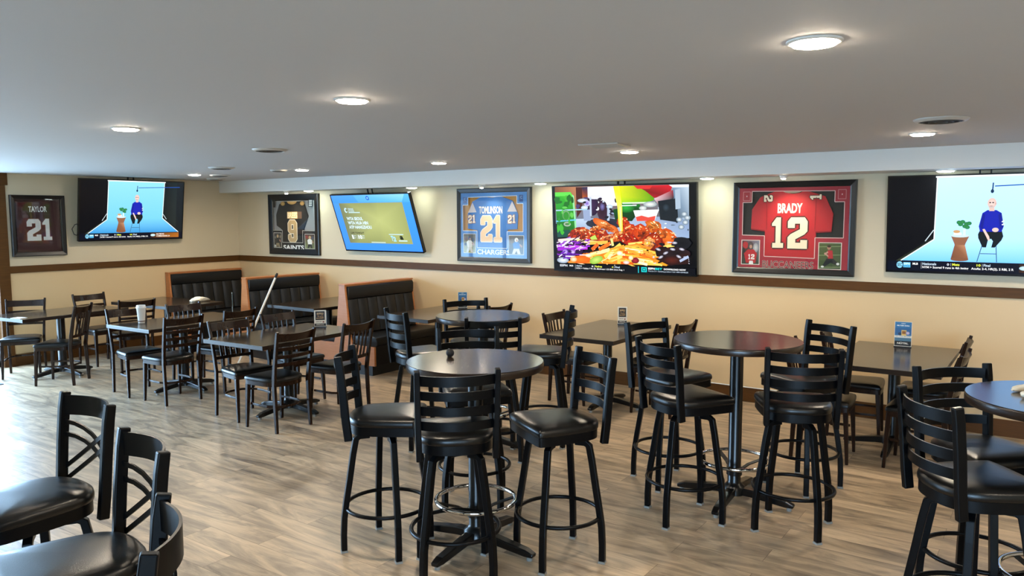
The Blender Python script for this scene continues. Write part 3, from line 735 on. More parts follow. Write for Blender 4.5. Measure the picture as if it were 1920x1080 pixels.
def food(p):
    def F(X, Y):
        u = (X-75)/1525; return (u, (Y-(95-45*u))/(870+125*u))
    def poly(pts, col): p.poly([F(*q) for q in pts], col)
    def blob(X, Y, rx, ry, c0, c1=None, rot=0, wob=.0, n=16): u, v = F(X, Y); p.blob(u, v, rx/1525, ry/930, c0, c1, rot, n, wob)
    def line(x0, y0, x1, y1, t, col): p.line(*F(x0, y0), *F(x1, y1), t/930, col)
    rnd0 = random.Random(5)
    p.rect(0, 0, 1, 1, '#020306')
    poly([(100, 90), (1535, 62), (1535, 480), (100, 480)], ['#8a5a3c', '#8b9aa8', '#53606e', '#6b7d94'])
    poly([(100, 95), (350, 92), (350, 350), (100, 350)], ['#7a4c30', '#b67a56', '#9c6a48', '#6d4a34'])
    poly([(345, 95), (420, 95), (415, 330), (350, 420)], '#4a1f18'); poly([(415, 95), (480, 92), (482, 200), (418, 200)], ['#1a2440', '#24305a', '#8a4020', '#b0521e'])
    poly([(480, 92), (790, 82), (800, 290), (480, 300)], '#f6f8f8')
    poly([(340, 430), (1535, 400), (1535, 640), (300, 640)], ['#b4c6dc', '#7f93b4', '#8fa6c8', '#7189ac'])
    blob(660, 480, 210, 60, '#1c1a24', '#2b3040')
    blob(530, 290, 70, 110, '#3a2148', '#241430'); blob(640, 340, 60, 110, '#2a1420', '#3d2236'); blob(560, 200, 80, 22, '#f0f0f8', '#c8c8dc'); blob(640, 300, 28, 45, '#7a74b0', '#3a2a50')
    blob(420, 235, 60, 22, '#e8eef4', '#9fb4c8'); blob(470, 265, 34, 34, '#6a3fb0', '#c9c4ee'); blob(440, 310, 40, 22, '#e8f0f4', '#a8bcd0'); poly([(420, 330), (520, 330), (505, 450), (430, 450)], '#8fa0c0')
    poly([(500, 200), (520, 200), (520, 400), (500, 400)], '#b8c6da'); poly([(695, 290), (735, 290), (715, 450), (690, 450)], '#aebfd6'); blob(720, 300, 35, 22, '#e6eef4', '#9db6cc')
    # green bottle
    poly([(100, 150), (280, 145), (310, 180), (335, 330), (330, 560), (300, 620), (115, 618)], ['#2fae25', '#4fbe2e', '#5fd02e', '#2f8e22', '#1d6a1e', '#12461a', '#0f3c18'])
    poly([(100, 150), (285, 146), (300, 185), (100, 190)], '#5fd24a'); poly([(300, 170), (322, 185), (345, 560), (328, 600)], '#8fd89a')
    line(105, 340, 470, 328, 14, '#9fc8d8'); line(105, 455, 340, 440, 14, '#5fc0e0'); blob(225, 390, 46, 58, '#cfd6c8', '#3a8a2c'); blob(225, 395, 34, 44, '#2f8a26'); blob(235, 485, 42, 26, '#c8ccc2', '#9fb09a'); blob(235, 485, 28, 14, '#4a7a44')
    poly([(110, 560), (330, 540), (320, 620), (115, 625)], '#154a3c')
    for _ in range(26):
        x, y = rnd0.uniform(345, 1000), rnd0.uniform(190, 420); v_ = rnd0.choice(['#e8f0f6', '#4a3a6a', '#8a9ab8', '#2a1c30', '#c8d4e4', '#1c1a26'])
        blob(x, y, rnd0.uniform(8, 34), rnd0.uniform(6, 26), v_, None, rnd0.uniform(-.5, .5), .2, 9)
    for _ in range(40):
        x, y = rnd0.uniform(1210, 1530), rnd0.uniform(110, 560); v_ = rnd0.choice(['#dfe8ee', '#31404c', '#8fa4b8', '#141c24', '#b8c8d8', '#5a6a7a'])
        blob(x, y, rnd0.uniform(6, 26), rnd0.uniform(6, 36), v_, None, 0, .2, 9)
    for _ in range(18): blob(rnd0.uniform(115, 320), rnd0.uniform(170, 600), rnd0.uniform(8, 34), rnd0.uniform(14, 60), rnd0.choice(['#3fae2e', '#1c6a1c', '#2a8a26', '#5fc04a', '#185418']), None, 0, .2, 9)
    # lime jug and pour
    poly([(770, 82), (1200, 72), (1190, 230), (1100, 265), (840, 265), (800, 180)], ['#e9e21c', '#3f8a0a', '#4f9a0c', '#6abf12', '#9bd416', '#d8e020'])
    poly([(760, 330), (1040, 270), (1060, 320), (960, 455), (780, 450)], ['#114a1c', '#1c7a26', '#0e4416', '#0a2a10', '#0c3414']); blob(900, 310, 90, 55, '#2fae3a', '#125a1e')
    line(860, 262, 1200, 255, 14, '#d7f0d2'); line(820, 290, 1010, 285, 12, '#cfe6d8')
    poly([(1000, 75), (1380, 66), (1340, 190), (1190, 205), (1100, 130)], ['#c01a28', '#d01c2c', '#8a0f1c', '#a81424', '#7a1a14']); poly([(980, 74), (1180, 70), (1150, 110), (1020, 110)], '#d0302c')
    poly([(1340, 66), (1535, 62), (1535, 90), (1380, 95)], '#dfe9f4'); poly([(1380, 95), (1535, 90), (1535, 420), (1380, 420)], ['#6f8aa4', '#b8cada', '#8094a8', '#30404e'])
    poly([(1190, 215), (1380, 120), (1390, 210), (1250, 300)], ['#e0b8c0', '#9a2030', '#1a1a22', '#20262e'])
    poly([(1230, 240), (1420, 210), (1430, 470), (1250, 440)], '#141c24'); blob(1310, 310, 40, 46, '#31404c', '#10161c'); poly([(1400, 120), (1450, 110), (1455, 320), (1405, 330)], '#a3b6c8')
    for x, y in ((1490, 380), (1440, 440), (1500, 470), (1460, 520), (1520, 420)): blob(x, y, 30, 26, '#dfe8ee', '#5a7284')
    blob(1150, 275, 70, 30, '#efefe8', '#8a9aa0'); blob(1075, 315, 40, 22, '#e8ece8', '#9aa8a8')
    poly([(975, 340), (1240, 330), (1195, 452), (1010, 456)], ['#f4f4f0', '#ffffff', '#e6dcd8', '#e6d6d2']); poly([(1000, 412), (1060, 395), (1130, 415), (1205, 398), (1194, 452), (1012, 455)], '#d8483c')
    rnd = random.Random(11)
    # sauced pieces
    def piece(X, Y, rx, ry, rot, c0, c1, hl='#ffb070'):
        blob(X, Y, rx, ry, c0, c1, rot, .16, 18)
        a, b_, h_ = rgb(c0), rgb(c1), rgb(hl)
        for _ in range(16):
            t, k = rnd.uniform(0, 6.28), rnd.uniform(.1, .78); ex, ey = rx*k*cos(t), ry*k*sin(t)
            x, y = X+ex*cos(rot)-ey*sin(rot), Y+ex*sin(rot)+ey*cos(rot)
            w_ = max(0, min(1, .5-.55*(y-Y)/ry+rnd.uniform(-.35, .35))); q = rnd.uniform(.6, 1.15)
            m0 = tuple(min(1, (b_[i]+(a[i]-b_[i])*w_)*q) for i in range(3)); m1 = tuple(min(1, (b_[i]+(a[i]-b_[i])*w_*.8)*q*.8) for i in range(3))
            blob(x, y, rx*rnd.uniform(.10, .28), ry*rnd.uniform(.10, .30), m0, m1, rot+rnd.uniform(-.8, .8), .25, 9)
        for _ in range(7):
            t, k = rnd.uniform(3.3, 6.1), rnd.uniform(.45, .92)
            x, y = X+rx*k*cos(t)*cos(rot)-ry*k*sin(t)*sin(rot), Y+rx*k*cos(t)*sin(rot)+ry*k*sin(t)*cos(rot)
            blob(x, y, rnd.uniform(5, 18), rnd.uniform(3, 8), rnd.choice([h_, (1, .93, .82), (1, .8, .55)]), h_, rot+rnd.uniform(-.5, .5), .2, 7)
    piece(860, 470, 70, 62, .2, '#e84a14', '#9a2008'); piece(345, 590, 105, 65, -.3, '#d83a10', '#6a1406'); piece(430, 575, 70, 60, .4, '#f07028', '#a02a0a')
    piece(560, 545, 80, 40, -.4, '#f0812e', '#b84812'); piece(545, 610, 170, 58, -.18, '#e84a16', '#8a1c06'); piece(690, 510, 150, 46, .42, '#f29a4c', '#c8520e', '#ffd09a')
    piece(930, 550, 80, 70, .1, '#ea5a1a', '#a8280a'); piece(810, 620, 80, 52, -.5, '#f08a3a', '#b0400e'); piece(680, 640, 95, 36, -.35, '#f08a4a', '#b03a10'); piece(1190, 520, 95, 70, .5, '#f59a3c', '#c04a0c', '#ffd9a0')
    piece(1060, 590, 90, 100, .1, '#ee5a16', '#b02c08'); piece(1310, 620, 130, 75, .35, '#f37a24', '#b83c0a', '#ffc890'); piece(930, 650, 115, 62, .25, '#e0330c', '#8a1204'); piece(1190, 700, 85, 115, -.5, '#e4480f', '#7a1404'); piece(1140, 690, 55, 70, .2, '#f6c88a', '#d06a1c')
    blob(1330, 705, 32, 34, '#ffb868', '#e87a1c'); poly([(500, 630), (560, 600), (585, 650), (520, 655)], '#b8d05a')
    # yellow pour
    poly([(770, 84), (835, 82), (848, 180), (862, 300), (866, 560), (846, 578), (820, 480), (812, 300), (790, 190)], ['#f0e81e', '#e6ee3a', '#e8e22a', '#f8f06a', '#f6c83a', '#ee9a2a', '#f2d832', '#f0ee5a', '#f4f04a'])
    line(842, 300, 846, 560, 12, '#fffbb0')
    # onions
    poly([(110, 660), (260, 620), (330, 650), (470, 740), (330, 780), (110, 760)], '#3a1240'); line(150, 680, 280, 630, 30, '#a06ad0'); line(110, 720, 300, 690, 34, '#e9d8f0'); line(120, 745, 470, 735, 46, '#9a1fc8'); line(230, 700, 470, 745, 26, '#b83ae0')
    line(130, 655, 380, 640, 26, '#ead2c8'); poly([(110, 770), (420, 760), (380, 860), (180, 860), (110, 850)], '#2a0a3a'); blob(240, 800, 90, 50, '#5a12a0', '#2e0a58'); blob(210, 780, 34, 32, '#d8c8f4', '#6a2ab0'); blob(300, 780, 30, 24, '#ede2f6', '#7a2ab8'); blob(180, 870, 70, 34, '#e9f0f4', '#8a9ab0')
    # shreds / fries
    poly([(230, 890), (420, 800), (900, 720), (1300, 860), (1350, 935), (250, 900)], ['#f0862a', '#f07818', '#f6b83e', '#ee8a20', '#f08a1c', '#f4a034'])
    for a in ((350, 660, 640, 690, 36, '#f6d488'), (480, 690, 700, 680, 34, '#f0b84a'), (450, 830, 720, 760, 40, '#fbe2a4'), (520, 760, 590, 700, 38, '#e8621c'), (600, 760, 730, 690, 40, '#f0701e'), (740, 640, 755, 720, 28, '#fbe68a'), (660, 840, 840, 705, 40, '#f9d25a'), (700, 860, 760, 770, 34, '#fbe9a8'), (720, 880, 930, 800, 44, '#f8d870'), (850, 830, 1180, 870, 50, '#f6c040'), (930, 800, 1200, 850, 40, '#f4b02c'), (920, 740, 1170, 830, 60, '#f59c3c'), (800, 890, 1250, 915, 48, '#f5c34a'), (1000, 870, 1320, 920, 46, '#ee9a22')): line(*a)
    for _ in range(90):
        x, y = rnd.uniform(330, 1290), rnd.uniform(690, 915)
        if y < 880-.30*(x-300) and x < 800: continue
        L_, an = rnd.uniform(50, 190), rnd.uniform(-.75, .35) if x < 760 else rnd.uniform(-.2, .45)
        c = rnd.choice(['#f9d56a', '#f4b43c', '#fbe6a0', '#ee8c22', '#e8701a', '#f6c64e', '#d85f12', '#f0a030', '#fdf0c4'])
        line(x, y, x+L_*cos(an), y+L_*sin(an), rnd.uniform(8, 30), c)
    for _ in range(46):
        x, y = rnd.uniform(108, 470), rnd.uniform(650, 860); an = rnd.uniform(-.6, .3); L_ = rnd.uniform(30, 120)
        line(x, y, min(500, x+L_*cos(an)), y+L_*sin(an), rnd.uniform(6, 18), rnd.choice(['#6a1fb0', '#a43ad8', '#3a0f60', '#d9c0ee', '#8a2ac8', '#241034', '#efe6f4', '#5a1a8a']))
    for _ in range(60):
        x, y = rnd.uniform(380, 1480), rnd.uniform(560, 930); blob(x, y, rnd.uniform(4, 14), rnd.uniform(3, 9), rnd.choice(['#fff2d8', '#ffdca0', '#7a1c08', '#f8f0e8', '#3a0a06', '#ffb060']), None, rnd.uniform(-1, 1), .3, 7)
    for _ in range(40):
        x, y = rnd.uniform(1180, 1530), rnd.uniform(680, 925); blob(x, y, rnd.uniform(6, 30), rnd.uniform(4, 16), rnd.choice(['#0a070a', '#3a1c20', '#1c0f14', '#c9c4d4', '#5a3038', '#12121a']), None, rnd.uniform(-.7, .7), .3, 8)
    blob(390, 865, 120, 44, '#f27a1a', '#d85a0c'); blob(570, 870, 78, 42, '#c8e070', '#8ab83a', -.3); blob(995, 880, 42, 32, '#b02a34', '#5a0c1c'); blob(830, 800, 34, 26, '#ffffff', '#f0d080'); blob(950, 850, 26, 26, '#fff6e0', '#f0c060'); blob(900, 900, 34, 20, '#fff0e8', '#e8a090'); blob(310, 860, 40, 30, '#f6ead0', '#e0a050')
    # dark olives / greens
    blob(1470, 690, 90, 64, '#0a0a10', '#15161e', 0, .1); blob(1280, 790, 80, 60, '#2a0f10', '#0c0508', 0, .1); blob(1420, 800, 140, 56, '#12080c', '#2b181c', 0, .1); poly([(1200, 860), (1535, 800), (1535, 920), (1340, 935)], '#2a1210'); blob(1370, 880, 90, 46, '#5a2014', '#240c0a')
    for x, y in ((1235, 760), (1310, 800), (1380, 760), (1470, 760), (1260, 845), (1440, 840), (1510, 850), (1400, 690)): blob(x, y, 28, 14, '#e8e4ec', '#5a5a70', random.uniform(-.6, .6))
    line(1450, 890, 1535, 840, 26, '#a9b8d8')
    # ticker
    p.rect(0, .925, 1, 1, '#04060e')
    p.text('ESPN', .048, .934, .105, .96, '#dfe6ee', .03); p.text('MLB', .122, .938, .15, .955, '#ffffff', .03); p.rect(.166, .932, .1675, .988, '#cfd6e0')
    p.text('Astros', .174, .934, .216, .955, '#cfe2f2', .02); p.text('0', .29, .936, .301, .955, '#ffffff', .02)
    p.rect(.309, .932, .3105, .96, '#cfd6e0'); p.text('Padres', .316, .934, .366, .955, '#e6f04a', .03); p.text('4', .437, .936, .447, .955, '#e6f04a', .03); p.rect(.453, .932, .4545, .96, '#cfd6e0'); p.text('Final', .461, .934, .494, .955, '#cfe2f2', .02)
    p.text('HOU > Valdez: 7 IP, ER, MLB-best 1.22 ERA since Aug. 1', .174, .965, .524, .988, '#ffffff', .01)
    p.rect(.622, .925, .628, 1, '#1fb8c0'); p.rect(.645, .932, .682, .988, '#19d3d3'); p.rect(.652, .942, .675, .978, '#06333a'); p.rect(.657, .950, .670, .970, '#19d3d3')
    p.text('ESPN', .692, .934, .737, .957, '#ffffff', .03); p.text('BET', .74, .934, .786, .957, '#19d3d3', .03); p.text('DOWNLOAD NOW', .797, .937, .94, .956, '#ffffff', .03); p.text('Must be 21+. Gambling problem? Call 1-800-GAMBLER', .692, .967, .955, .985, '#cfe2f2', .0)
def schedule(p):
    p.rect(0, 0, 1, 1, ['#4d97ff', '#3f9bff', '#3d8dff', '#3d8dff']); p.raw([(0, 0), (1, 0), (1, .14), (0, .14)], [(0, 1, 2, 3)], ['#4d97ff', '#5cb8ff', '#4aa6ff', '#4292ff']); p.raw([(.3, 0), (.95, 0), (.9, .13), (.35, .13)], [(0, 1, 2, 3)], ['#5fb0ff', '#8fd4ff', '#64bbff', '#55a6ff'])
    O0, O1 = '#6c7350', '#a9b06c'
    p.rect(.08, .14, .90, .87, ['#6f765a', '#97a06a', '#848c58', '#5f6648'])
    rim = [(.08+.82*i/8, .14) for i in range(9)]+[(.90, .14+.73*i/6) for i in range(1, 7)]+[(.90-.82*i/8, .87) for i in range(1, 9)]+[(.08, .87-.73*i/6) for i in range(1, 6)]
    edge = ['#767d5c' if u < .12 else '#8f965f' if u < .5 else '#9aa162' for u, v_ in rim]
    p.raw([(.56, .45)]+rim, [(0, 1+i, 1+(i+1) % len(rim)) for i in range(len(rim))], ['#b6bd78']+edge)
    p.blob(.48, .058, .021, .038, '#2a5fc0'); p.blob(.48, .058, .011, .018, '#86c4ff'); p.line(.487, .062, .497, .09, .012, '#2a5fc0')
    p.blob(.15, .27, .020, .045, '#bfe3f2'); p.blob(.158, .27, .012, .024, '#727a58')
    p.text('TENNIS', .18, .235, .255, .262, '#bfe3f2', .02); p.text('CHANNEL', .18, .27, .262, .295, '#bfe3f2', .02); p.rect(.18, .303, .33, .318, '#bfe3f2')
    for i, (s_, u1) in enumerate((('WTA SEOUL', .345), ('WTA HUA HIN', .40), ('ATP HANGZHOU', .43))): p.text(s_, .13, .392+i*.077, u1, .452+i*.077, '#cfe9f2', .04)
    p.text('LIVE TONIGHT', .132, .665, .31, .70, '#2a2a1c', .02); p.text('1', .132, .72, .152, .795, '#e2f2f6', .05); p.text('AM', .158, .725, .182, .75, '#cfe9f2'); p.text('ET', .158, .765, .182, .79, '#cfe9f2'); p.rect(.198, .72, .2, .795, '#cfe9f2'); p.text('10', .215, .72, .268, .795, '#e2f2f6', .05); p.text('PM', .274, .725, .30, .75, '#cfe9f2'); p.text('PT', .274, .765, .30, .79, '#cfe9f2')
    p.text('T', .645, .725, .672, .82, '#9fd6ee', .06); p.text('2', .67, .74, .705, .83, '#9fd6ee', .06); p.text('a', .757, .725, .80, .795, '#1c2418', .05); p.rect(.735, .805, .84, .825, '#bfe3f2'); p.rect(.63, .695, .81, .708, '#bfe3f2')
    p.rect(.375, .842, .56, .86, '#bfd6c8')
television('screen on the left wall showing a seated person in a studio', (XB+.115, 5.845, 1.55), R(90), 8, 1.49, .838, studio(True), cable=True)
television('strongly tilted blue-bordered screen with an olive schedule panel', (-7.42, YA-.085, 1.395), 0, 20, 1.45, .82, schedule)
television('largest screen, showing colourful food', (-3.85, YA-.09, 1.245), 0, 3.5, 1.72, .962, food)
television('screen cut off by the right edge showing a seated person in a studio', (-.49, YA-.09, 1.365), 0, 5, 1.49, .845, studio(False))

# ================================================================== FRAMED JERSEYS
def frame(name, label, loc, rz, w, h, bw, mat, back):
    t = thing('framed_jersey', label, 'framed jersey', loc, rz, 'framed jerseys on the walls')
    f = B(); D = -.042
    o_ = [(-w/2, 0), (w/2, 0), (w/2, h), (-w/2, h)]; i_ = [(-w/2+bw, bw), (w/2-bw, bw), (w/2-bw, h-bw), (-w/2+bw, h-bw)]
    rings = []
    for k in range(4):
        (ox, oz), (ix, iz) = o_[k], i_[k]
        rings.append([(ox, 0, oz), (ox, D+.004, oz), (ox+(ix-ox)*.15, D, oz+(iz-oz)*.15), (ox+(ix-ox)*.8, D+.008, oz+(iz-oz)*.8), (ix, D+.012, iz), (ix, 0, iz)])
    f.loft(rings, closed=True).build('frame_moulding', mat, t)
    B().box(-w/2+bw, w/2-bw, -.008, -.002, bw, h-bw).build('backing', back, t)
    B().box(-w/2+bw-.004, w/2-bw+.004, -.0335, -.0315, bw-.004, h-bw+.004).build('glass_pane', M_GLASS, t)
    return t
def jersey(t, w, h, pts, mat, y0=-.010, y1=-.022, name='jersey'):
    return B().prism([((u-.5)*w, (1-v)*h) for u, v in pts], y0, y1, lambda a, b_, c: (a, c, b_)).build(name, mat, t, bevel=.003)
def matboard(t, w, h, bw, hole, mat, line_col):
    H = [((u-.5)*w, (1-v)*h) for u, v in hole]; O = [(-w/2+bw, bw), (w/2-bw, bw), (w/2-bw, h-bw), (-w/2+bw, h-bw)]
    tri = tessellate_polygon([[Vector((x, z, 0)) for x, z in O], [Vector((x, z, 0)) for x, z in H]])
    A = O+H; n = len(A); b_ = B()
    vs = [(x, -.0275, z) for x, z in A]+[(x, -.0245, z) for x, z in A]
    fs = [tuple(q) for q in tri]+[tuple(i+n for i in q) for q in tri]
    m = len(H); fs += [(4+i, 4+(i+1) % m, n+4+(i+1) % m, n+4+i) for i in range(m)]
    b_.add(vs, fs); mb = b_.build('mat_board', mat, t)
    p = Pic(w, h)
    for i in range(m): p.line(*hole[i], *hole[(i+1) % m], .008, line_col)
    p.build('mat_bevel', M_PRINT, mb, y=-.0277, z=h/2)
    return mb
def photo(t, w, h, u0, v0, u1, v1, paint, border='#d8d2c4'):
    p = Pic(w, h); p.rect(u0-.006, v0-.007, u1+.006, v1+.007, border); paint(p, lambda a, b_: (u0+(u1-u0)*a, v0+(v1-v0)*b_), (u1-u0), (v1-v0))
    return p.build('photograph', M_PRINT, t, y=-.0279, z=h/2)
def player(bgs, shirt, pants, helmet, extra=()):
    def paint(p, M, su, sv):
        p.raw([M(0, 0), M(1, 0), M(1, 1), M(0, 1)], [(0, 1, 2, 3)], bgs)
        for (a, b_, r, c) in extra: p.blob(*M(a, b_), su*r, sv*r*.8, c, c)
        p.poly([M(.25, .42), M(.42, .32), M(.62, .33), M(.78, .45), M(.72, .72), M(.32, .72)], shirt)
        p.poly([M(.33, .70), M(.70, .70), M(.80, .98), M(.60, .98), M(.52, .80), M(.40, .98), M(.22, .98)], pants)
        p.blob(*M(.52, .22), su*.13, sv*.12, helmet, helmet); p.blob(*M(.55, .26), su*.06, sv*.06, '#b98a72')
        p.line(*M(.74, .46), *M(.9, .6), sv*.09, '#a67a62')
    return paint
# --- maroon
w, h = .65, .775
t = frame('f', 'framed maroon football jersey number 21 on the left wall', (XB+.001, 4.665, 1.378), R(90), w, h, .052, M_FRAMEB, simple('maroon_cloth', '#3a1719', .75, bump=.4, bscale=260))
jersey(t, w, h, [(.10, .10), (.90, .10), (.90, .915), (.10, .915)], MATS['maroon_cloth'], name='jersey')
p = Pic(w, h); p.text('TAYLOR', .325, .18, .665, .275, '#d8dad8', .03)
p.digit('2', .28, .39, .535, .745, '#cfd2d0', '#5a2a1c', .012); p.digit('1', .565, .385, .735, .74, '#cfd2d0', '#5a2a1c', .012)
p.build('lettering', M_JERSEY, t, y=-.0222, z=h/2)
# --- black and gold
w, h = 1.13, .90
t = frame('f', 'framed black and gold football jersey number 9', (-9.33, YA-.001, 1.305), 0, w, h, .085, M_FRAMEB, simple('silver_backing', '#8d8d8c', .6))
hole = [(.085, .115), (.915, .115), (.915, .60), (.68, .60), (.68, .80), (.27, .80), (.27, .60), (.085, .60)]
jersey(t, w, h, [(.36, .09), (.44, .15), (.52, .15), (.60, .09), (.72, .16), (.79, .36), (.70, .575), (.685, .83), (.265, .83), (.27, .60), (.225, .565), (.15, .52), (.145, .34), (.215, .165)], simple('black_jersey_cloth', '#161311', .7, bump=.4, bscale=260))
p = Pic(w, h)
p.blob(.475, .115, .10, .055, '#d8b070', '#b98c48'); p.blob(.29, .155, .045, .035, '#c79e5c', '#a07838'); p.blob(.68, .155, .045, .035, '#c79e5c', '#a07838')
p.rect(.375, .29, .58, .405, '#caa468'); p.rect(.58, .29, .665, .405, '#5d4430'); p.text('BREES', .38, .30, .575, .395, '#f2dfb6', .03)
p.digit('9', .39, .43, .56, .79, '#b89a6c', '#e8dcc0', .014); p.build('lettering', M_JERSEY, t, y=-.0222, z=h/2)
mb = matboard(t, w, h, .085, hole, simple('black_mat_board', '#121213', .7), '#b8b4aa')
p = Pic(w, h); p.text('SAINTS', .285, .842, .70, .922, '#e6e6e2', .03)
p.rect(.08, .105, .14, .215, '#1c1b1a'); p.rect(.805, .095, .885, .215, '#101010')
for i in range(3): p.rect(.818, .105+i*.035, .84, .132+i*.035, '#d8d8d4'); p.rect(.85, .105+i*.035, .872, .132+i*.035, '#d8d8d4')
p.build('mat_lettering', M_PRINT, mb, y=-.0279, z=h/2)
photo(t, w, h, .095, .645, .245, .885, player(['#3a3a38', '#2a2a2a', '#191919', '#24221f'], '#171719', '#8a7a5a', '#b89a6c', [(.2, .3, .12, '#6a6a66'), (.85, .25, .12, '#7a6a5a'), (.15, .9, .1, '#c8c8c4')]))
photo(t, w, h, .725, .66, .905, .89, player(['#5a2a24', '#3a2a2a', '#6a7a4a', '#7a8a56'], '#e6e4dc', '#1a1a1a', '#b89a6c', [(.2, .2, .15, '#8a3a34'), (.8, .25, .14, '#4a4a5a')]))
# --- powder blue
w, h = 1.11, .90
t = frame('f', 'framed powder blue football jersey number 21', (-5.63, YA-.001, 1.31), 0, w, h, .055, M_FRAMEG, simple('gold_backing', '#b8812c', .6))
hole = [(.155, .12), (.82, .11), (.82, .215), (.90, .215), (.90, .585), (.69, .585), (.69, .81), (.28, .81), (.28, .58), (.08, .58), (.08, .225), (.155, .225)]
jersey(t, w, h, [(.36, .10), (.43, .125), (.50, .13), (.57, .10), (.76, .175), (.83, .36), (.82, .55), (.69, .56), (.70, .84), (.27, .84), (.28, .57), (.145, .55), (.145, .35), (.21, .18)], simple('blue_jersey_cloth', '#3a78c0', .65, bump=.4, bscale=260))
p = Pic(w, h); p.blob(.50, .105, .07, .02, '#dfeaf4', '#a8c8ea'); p.poly([(.215, .19), (.27, .325), (.15, .33)], '#d8d0d0'); p.poly([(.755, .18), (.815, .32), (.69, .32)], '#d8d0d0')
p.text('TOMLINSON', .305, .245, .625, .345, '#f2ece0', .03); p.digit('2', .33, .375, .485, .725, '#ecc9a0', '#e8e4dc', .01); p.digit('1', .505, .37, .615, .725, '#ecc9a0', '#e8e4dc', .01)
for u0 in (.155, .70): p.digit('2', u0, .365, u0+.05, .475, '#f0e4d4', '#8a5a3a', .008); p.digit('1', u0+.058, .36, u0+.098, .47, '#f0e4d4', '#8a5a3a', .008)
p.build('lettering', M_JERSEY, t, y=-.0222, z=h/2)
mb = matboard(t, w, h, .055, hole, simple('blue_mat_board', '#4b86c8', .65), '#dfe6ee')
p = Pic(w, h); p.text('CHARGERS', .28, .83, .73, .90, '#dfe6ee', .035); p.rect(.085, .115, .135, .20, '#2a5a9a'); p.rect(.85, .10, .90, .19, '#1d4684'); p.text('C', .10, .125, .125, .16, '#9fc4ea'); p.text('C', .865, .115, .888, .15, '#9fc4ea'); p.build('mat_lettering', M_PRINT, mb, y=-.0279, z=h/2)
photo(t, w, h, .09, .625, .255, .88, player(['#4a4038', '#3a3434', '#8a8a4a', '#9a9450'], '#d8d4cc', '#c8c4bc', '#2a3a5a', [(.2, .25, .14, '#5a3a34'), (.8, .3, .14, '#3a3f4a'), (.15, .55, .1, '#2a2a30')]))
photo(t, w, h, .715, .64, .905, .885, player(['#5a5248', '#4a4440', '#56606a', '#4a5560'], '#3f76b8', '#d8d8d8', '#e8e4dc', [(.2, .3, .15, '#6a5a4a'), (.85, .35, .15, '#3a3f4a')]))
# --- red
w, h = 1.14, .89
t = frame('f', 'framed red football jersey number 12', (-2.08, YA-.001, 1.302), 0, w, h, .058, M_FRAMEB, simple('dark_backing', '#1d1b19', .7))
hole = [(.16, .10), (.835, .11), (.835, .225), (.91, .225), (.91, .60), (.69, .60), (.69, .82), (.275, .81), (.275, .585), (.083, .58), (.083, .22), (.16, .22)]
jersey(t, w, h, [(.395, .085), (.44, .12), (.50, .135), (.555, .125), (.60, .10), (.76, .165), (.825, .35), (.815, .54), (.695, .55), (.70, .85), (.265, .84), (.275, .54), (.155, .52), (.16, .30), (.23, .165)], simple('red_jersey_cloth', '#b3101c', .6, bump=.4, bscale=260))
p = Pic(w, h); p.blob(.495, .105, .075, .022, '#8a8070', '#a89c86'); p.text('BRADY', .378, .235, .582, .34, '#f2e6d2', .035)
p.digit('1', .335, .385, .432, .715, '#ecd9bc', '#3a0a08', .014); p.digit('2', .467, .385, .627, .72, '#ecd9bc', '#3a0a08', .014)
p.digit('2', .262, .145, .335, .215, '#ecd9bc', '#3a0a08', .008, rot=1); p.digit('1', .64, .145, .73, .20, '#ecd9bc', '#3a0a08', .008, rot=-1)
p.line(.285, .17, .29, .52, .006, '#8a0a14'); p.line(.69, .17, .685, .53, .006, '#8a0a14'); p.line(.157, .51, .275, .53, .008, '#7a0810'); p.line(.69, .54, .815, .53, .008, '#7a0810')
p.build('lettering', M_JERSEY, t, y=-.0222, z=h/2)
mb = matboard(t, w, h, .058, hole, simple('red_mat_board', '#9c1a2c', .6), '#d8b8b0')
p = Pic(w, h)
p.text('BUCCANEERS', .262, .855, .685, .935, '#c9a89c', .03); p.text('BUCCANEERS', .264, .858, .683, .932, '#4a1a1c', -.005)
for u0, v0 in ((.085, .105), (.86, .10)):
    for a in ((u0, v0, u0+.06, v0), (u0+.06, v0, u0+.06, v0+.095), (u0, v0+.095, u0+.06, v0+.095), (u0, v0, u0, v0+.095)): p.line(*a, .005, '#c88a8a')
    p.blob(u0+.03, v0+.048, .005, .008, '#d8b0b0')
p.build('mat_lettering', M_PRINT, mb, y=-.0279, z=h/2)
def closeup(p, M, su, sv):
    p.raw([M(0, 0), M(1, 0), M(1, 1), M(0, 1)], [(0, 1, 2, 3)], ['#5a1a1c', '#7a7a8a', '#2a3a2a', '#1c2a1c'])
    p.blob(*M(.2, .2), su*.16, sv*.15, '#b01a20'); p.blob(*M(.8, .3), su*.16, sv*.2, '#c8c4c0', '#8a8a92'); p.blob(*M(.1, .5), su*.1, sv*.2, '#181818')
    p.poly([M(.12, .55), M(.35, .38), M(.7, .38), M(.88, .55), M(.8, .95), M(.25, .95)], '#b4141e'); p.blob(*M(.5, .22), su*.16, sv*.17, '#6a5a5a', '#3a2a2c'); p.blob(*M(.52, .26), su*.08, sv*.08, '#b98a72')
    p.digit('1', *M(.38, .58), *M(.5, .80), '#f0e4dc'); p.digit('2', *M(.54, .58), *M(.74, .80), '#f0e4dc'); p.poly([M(.45, .86), M(.65, .86), M(.68, 1), M(.42, 1)], '#e6e2dc')
photo(t, w, h, .083, .64, .232, .90, closeup)
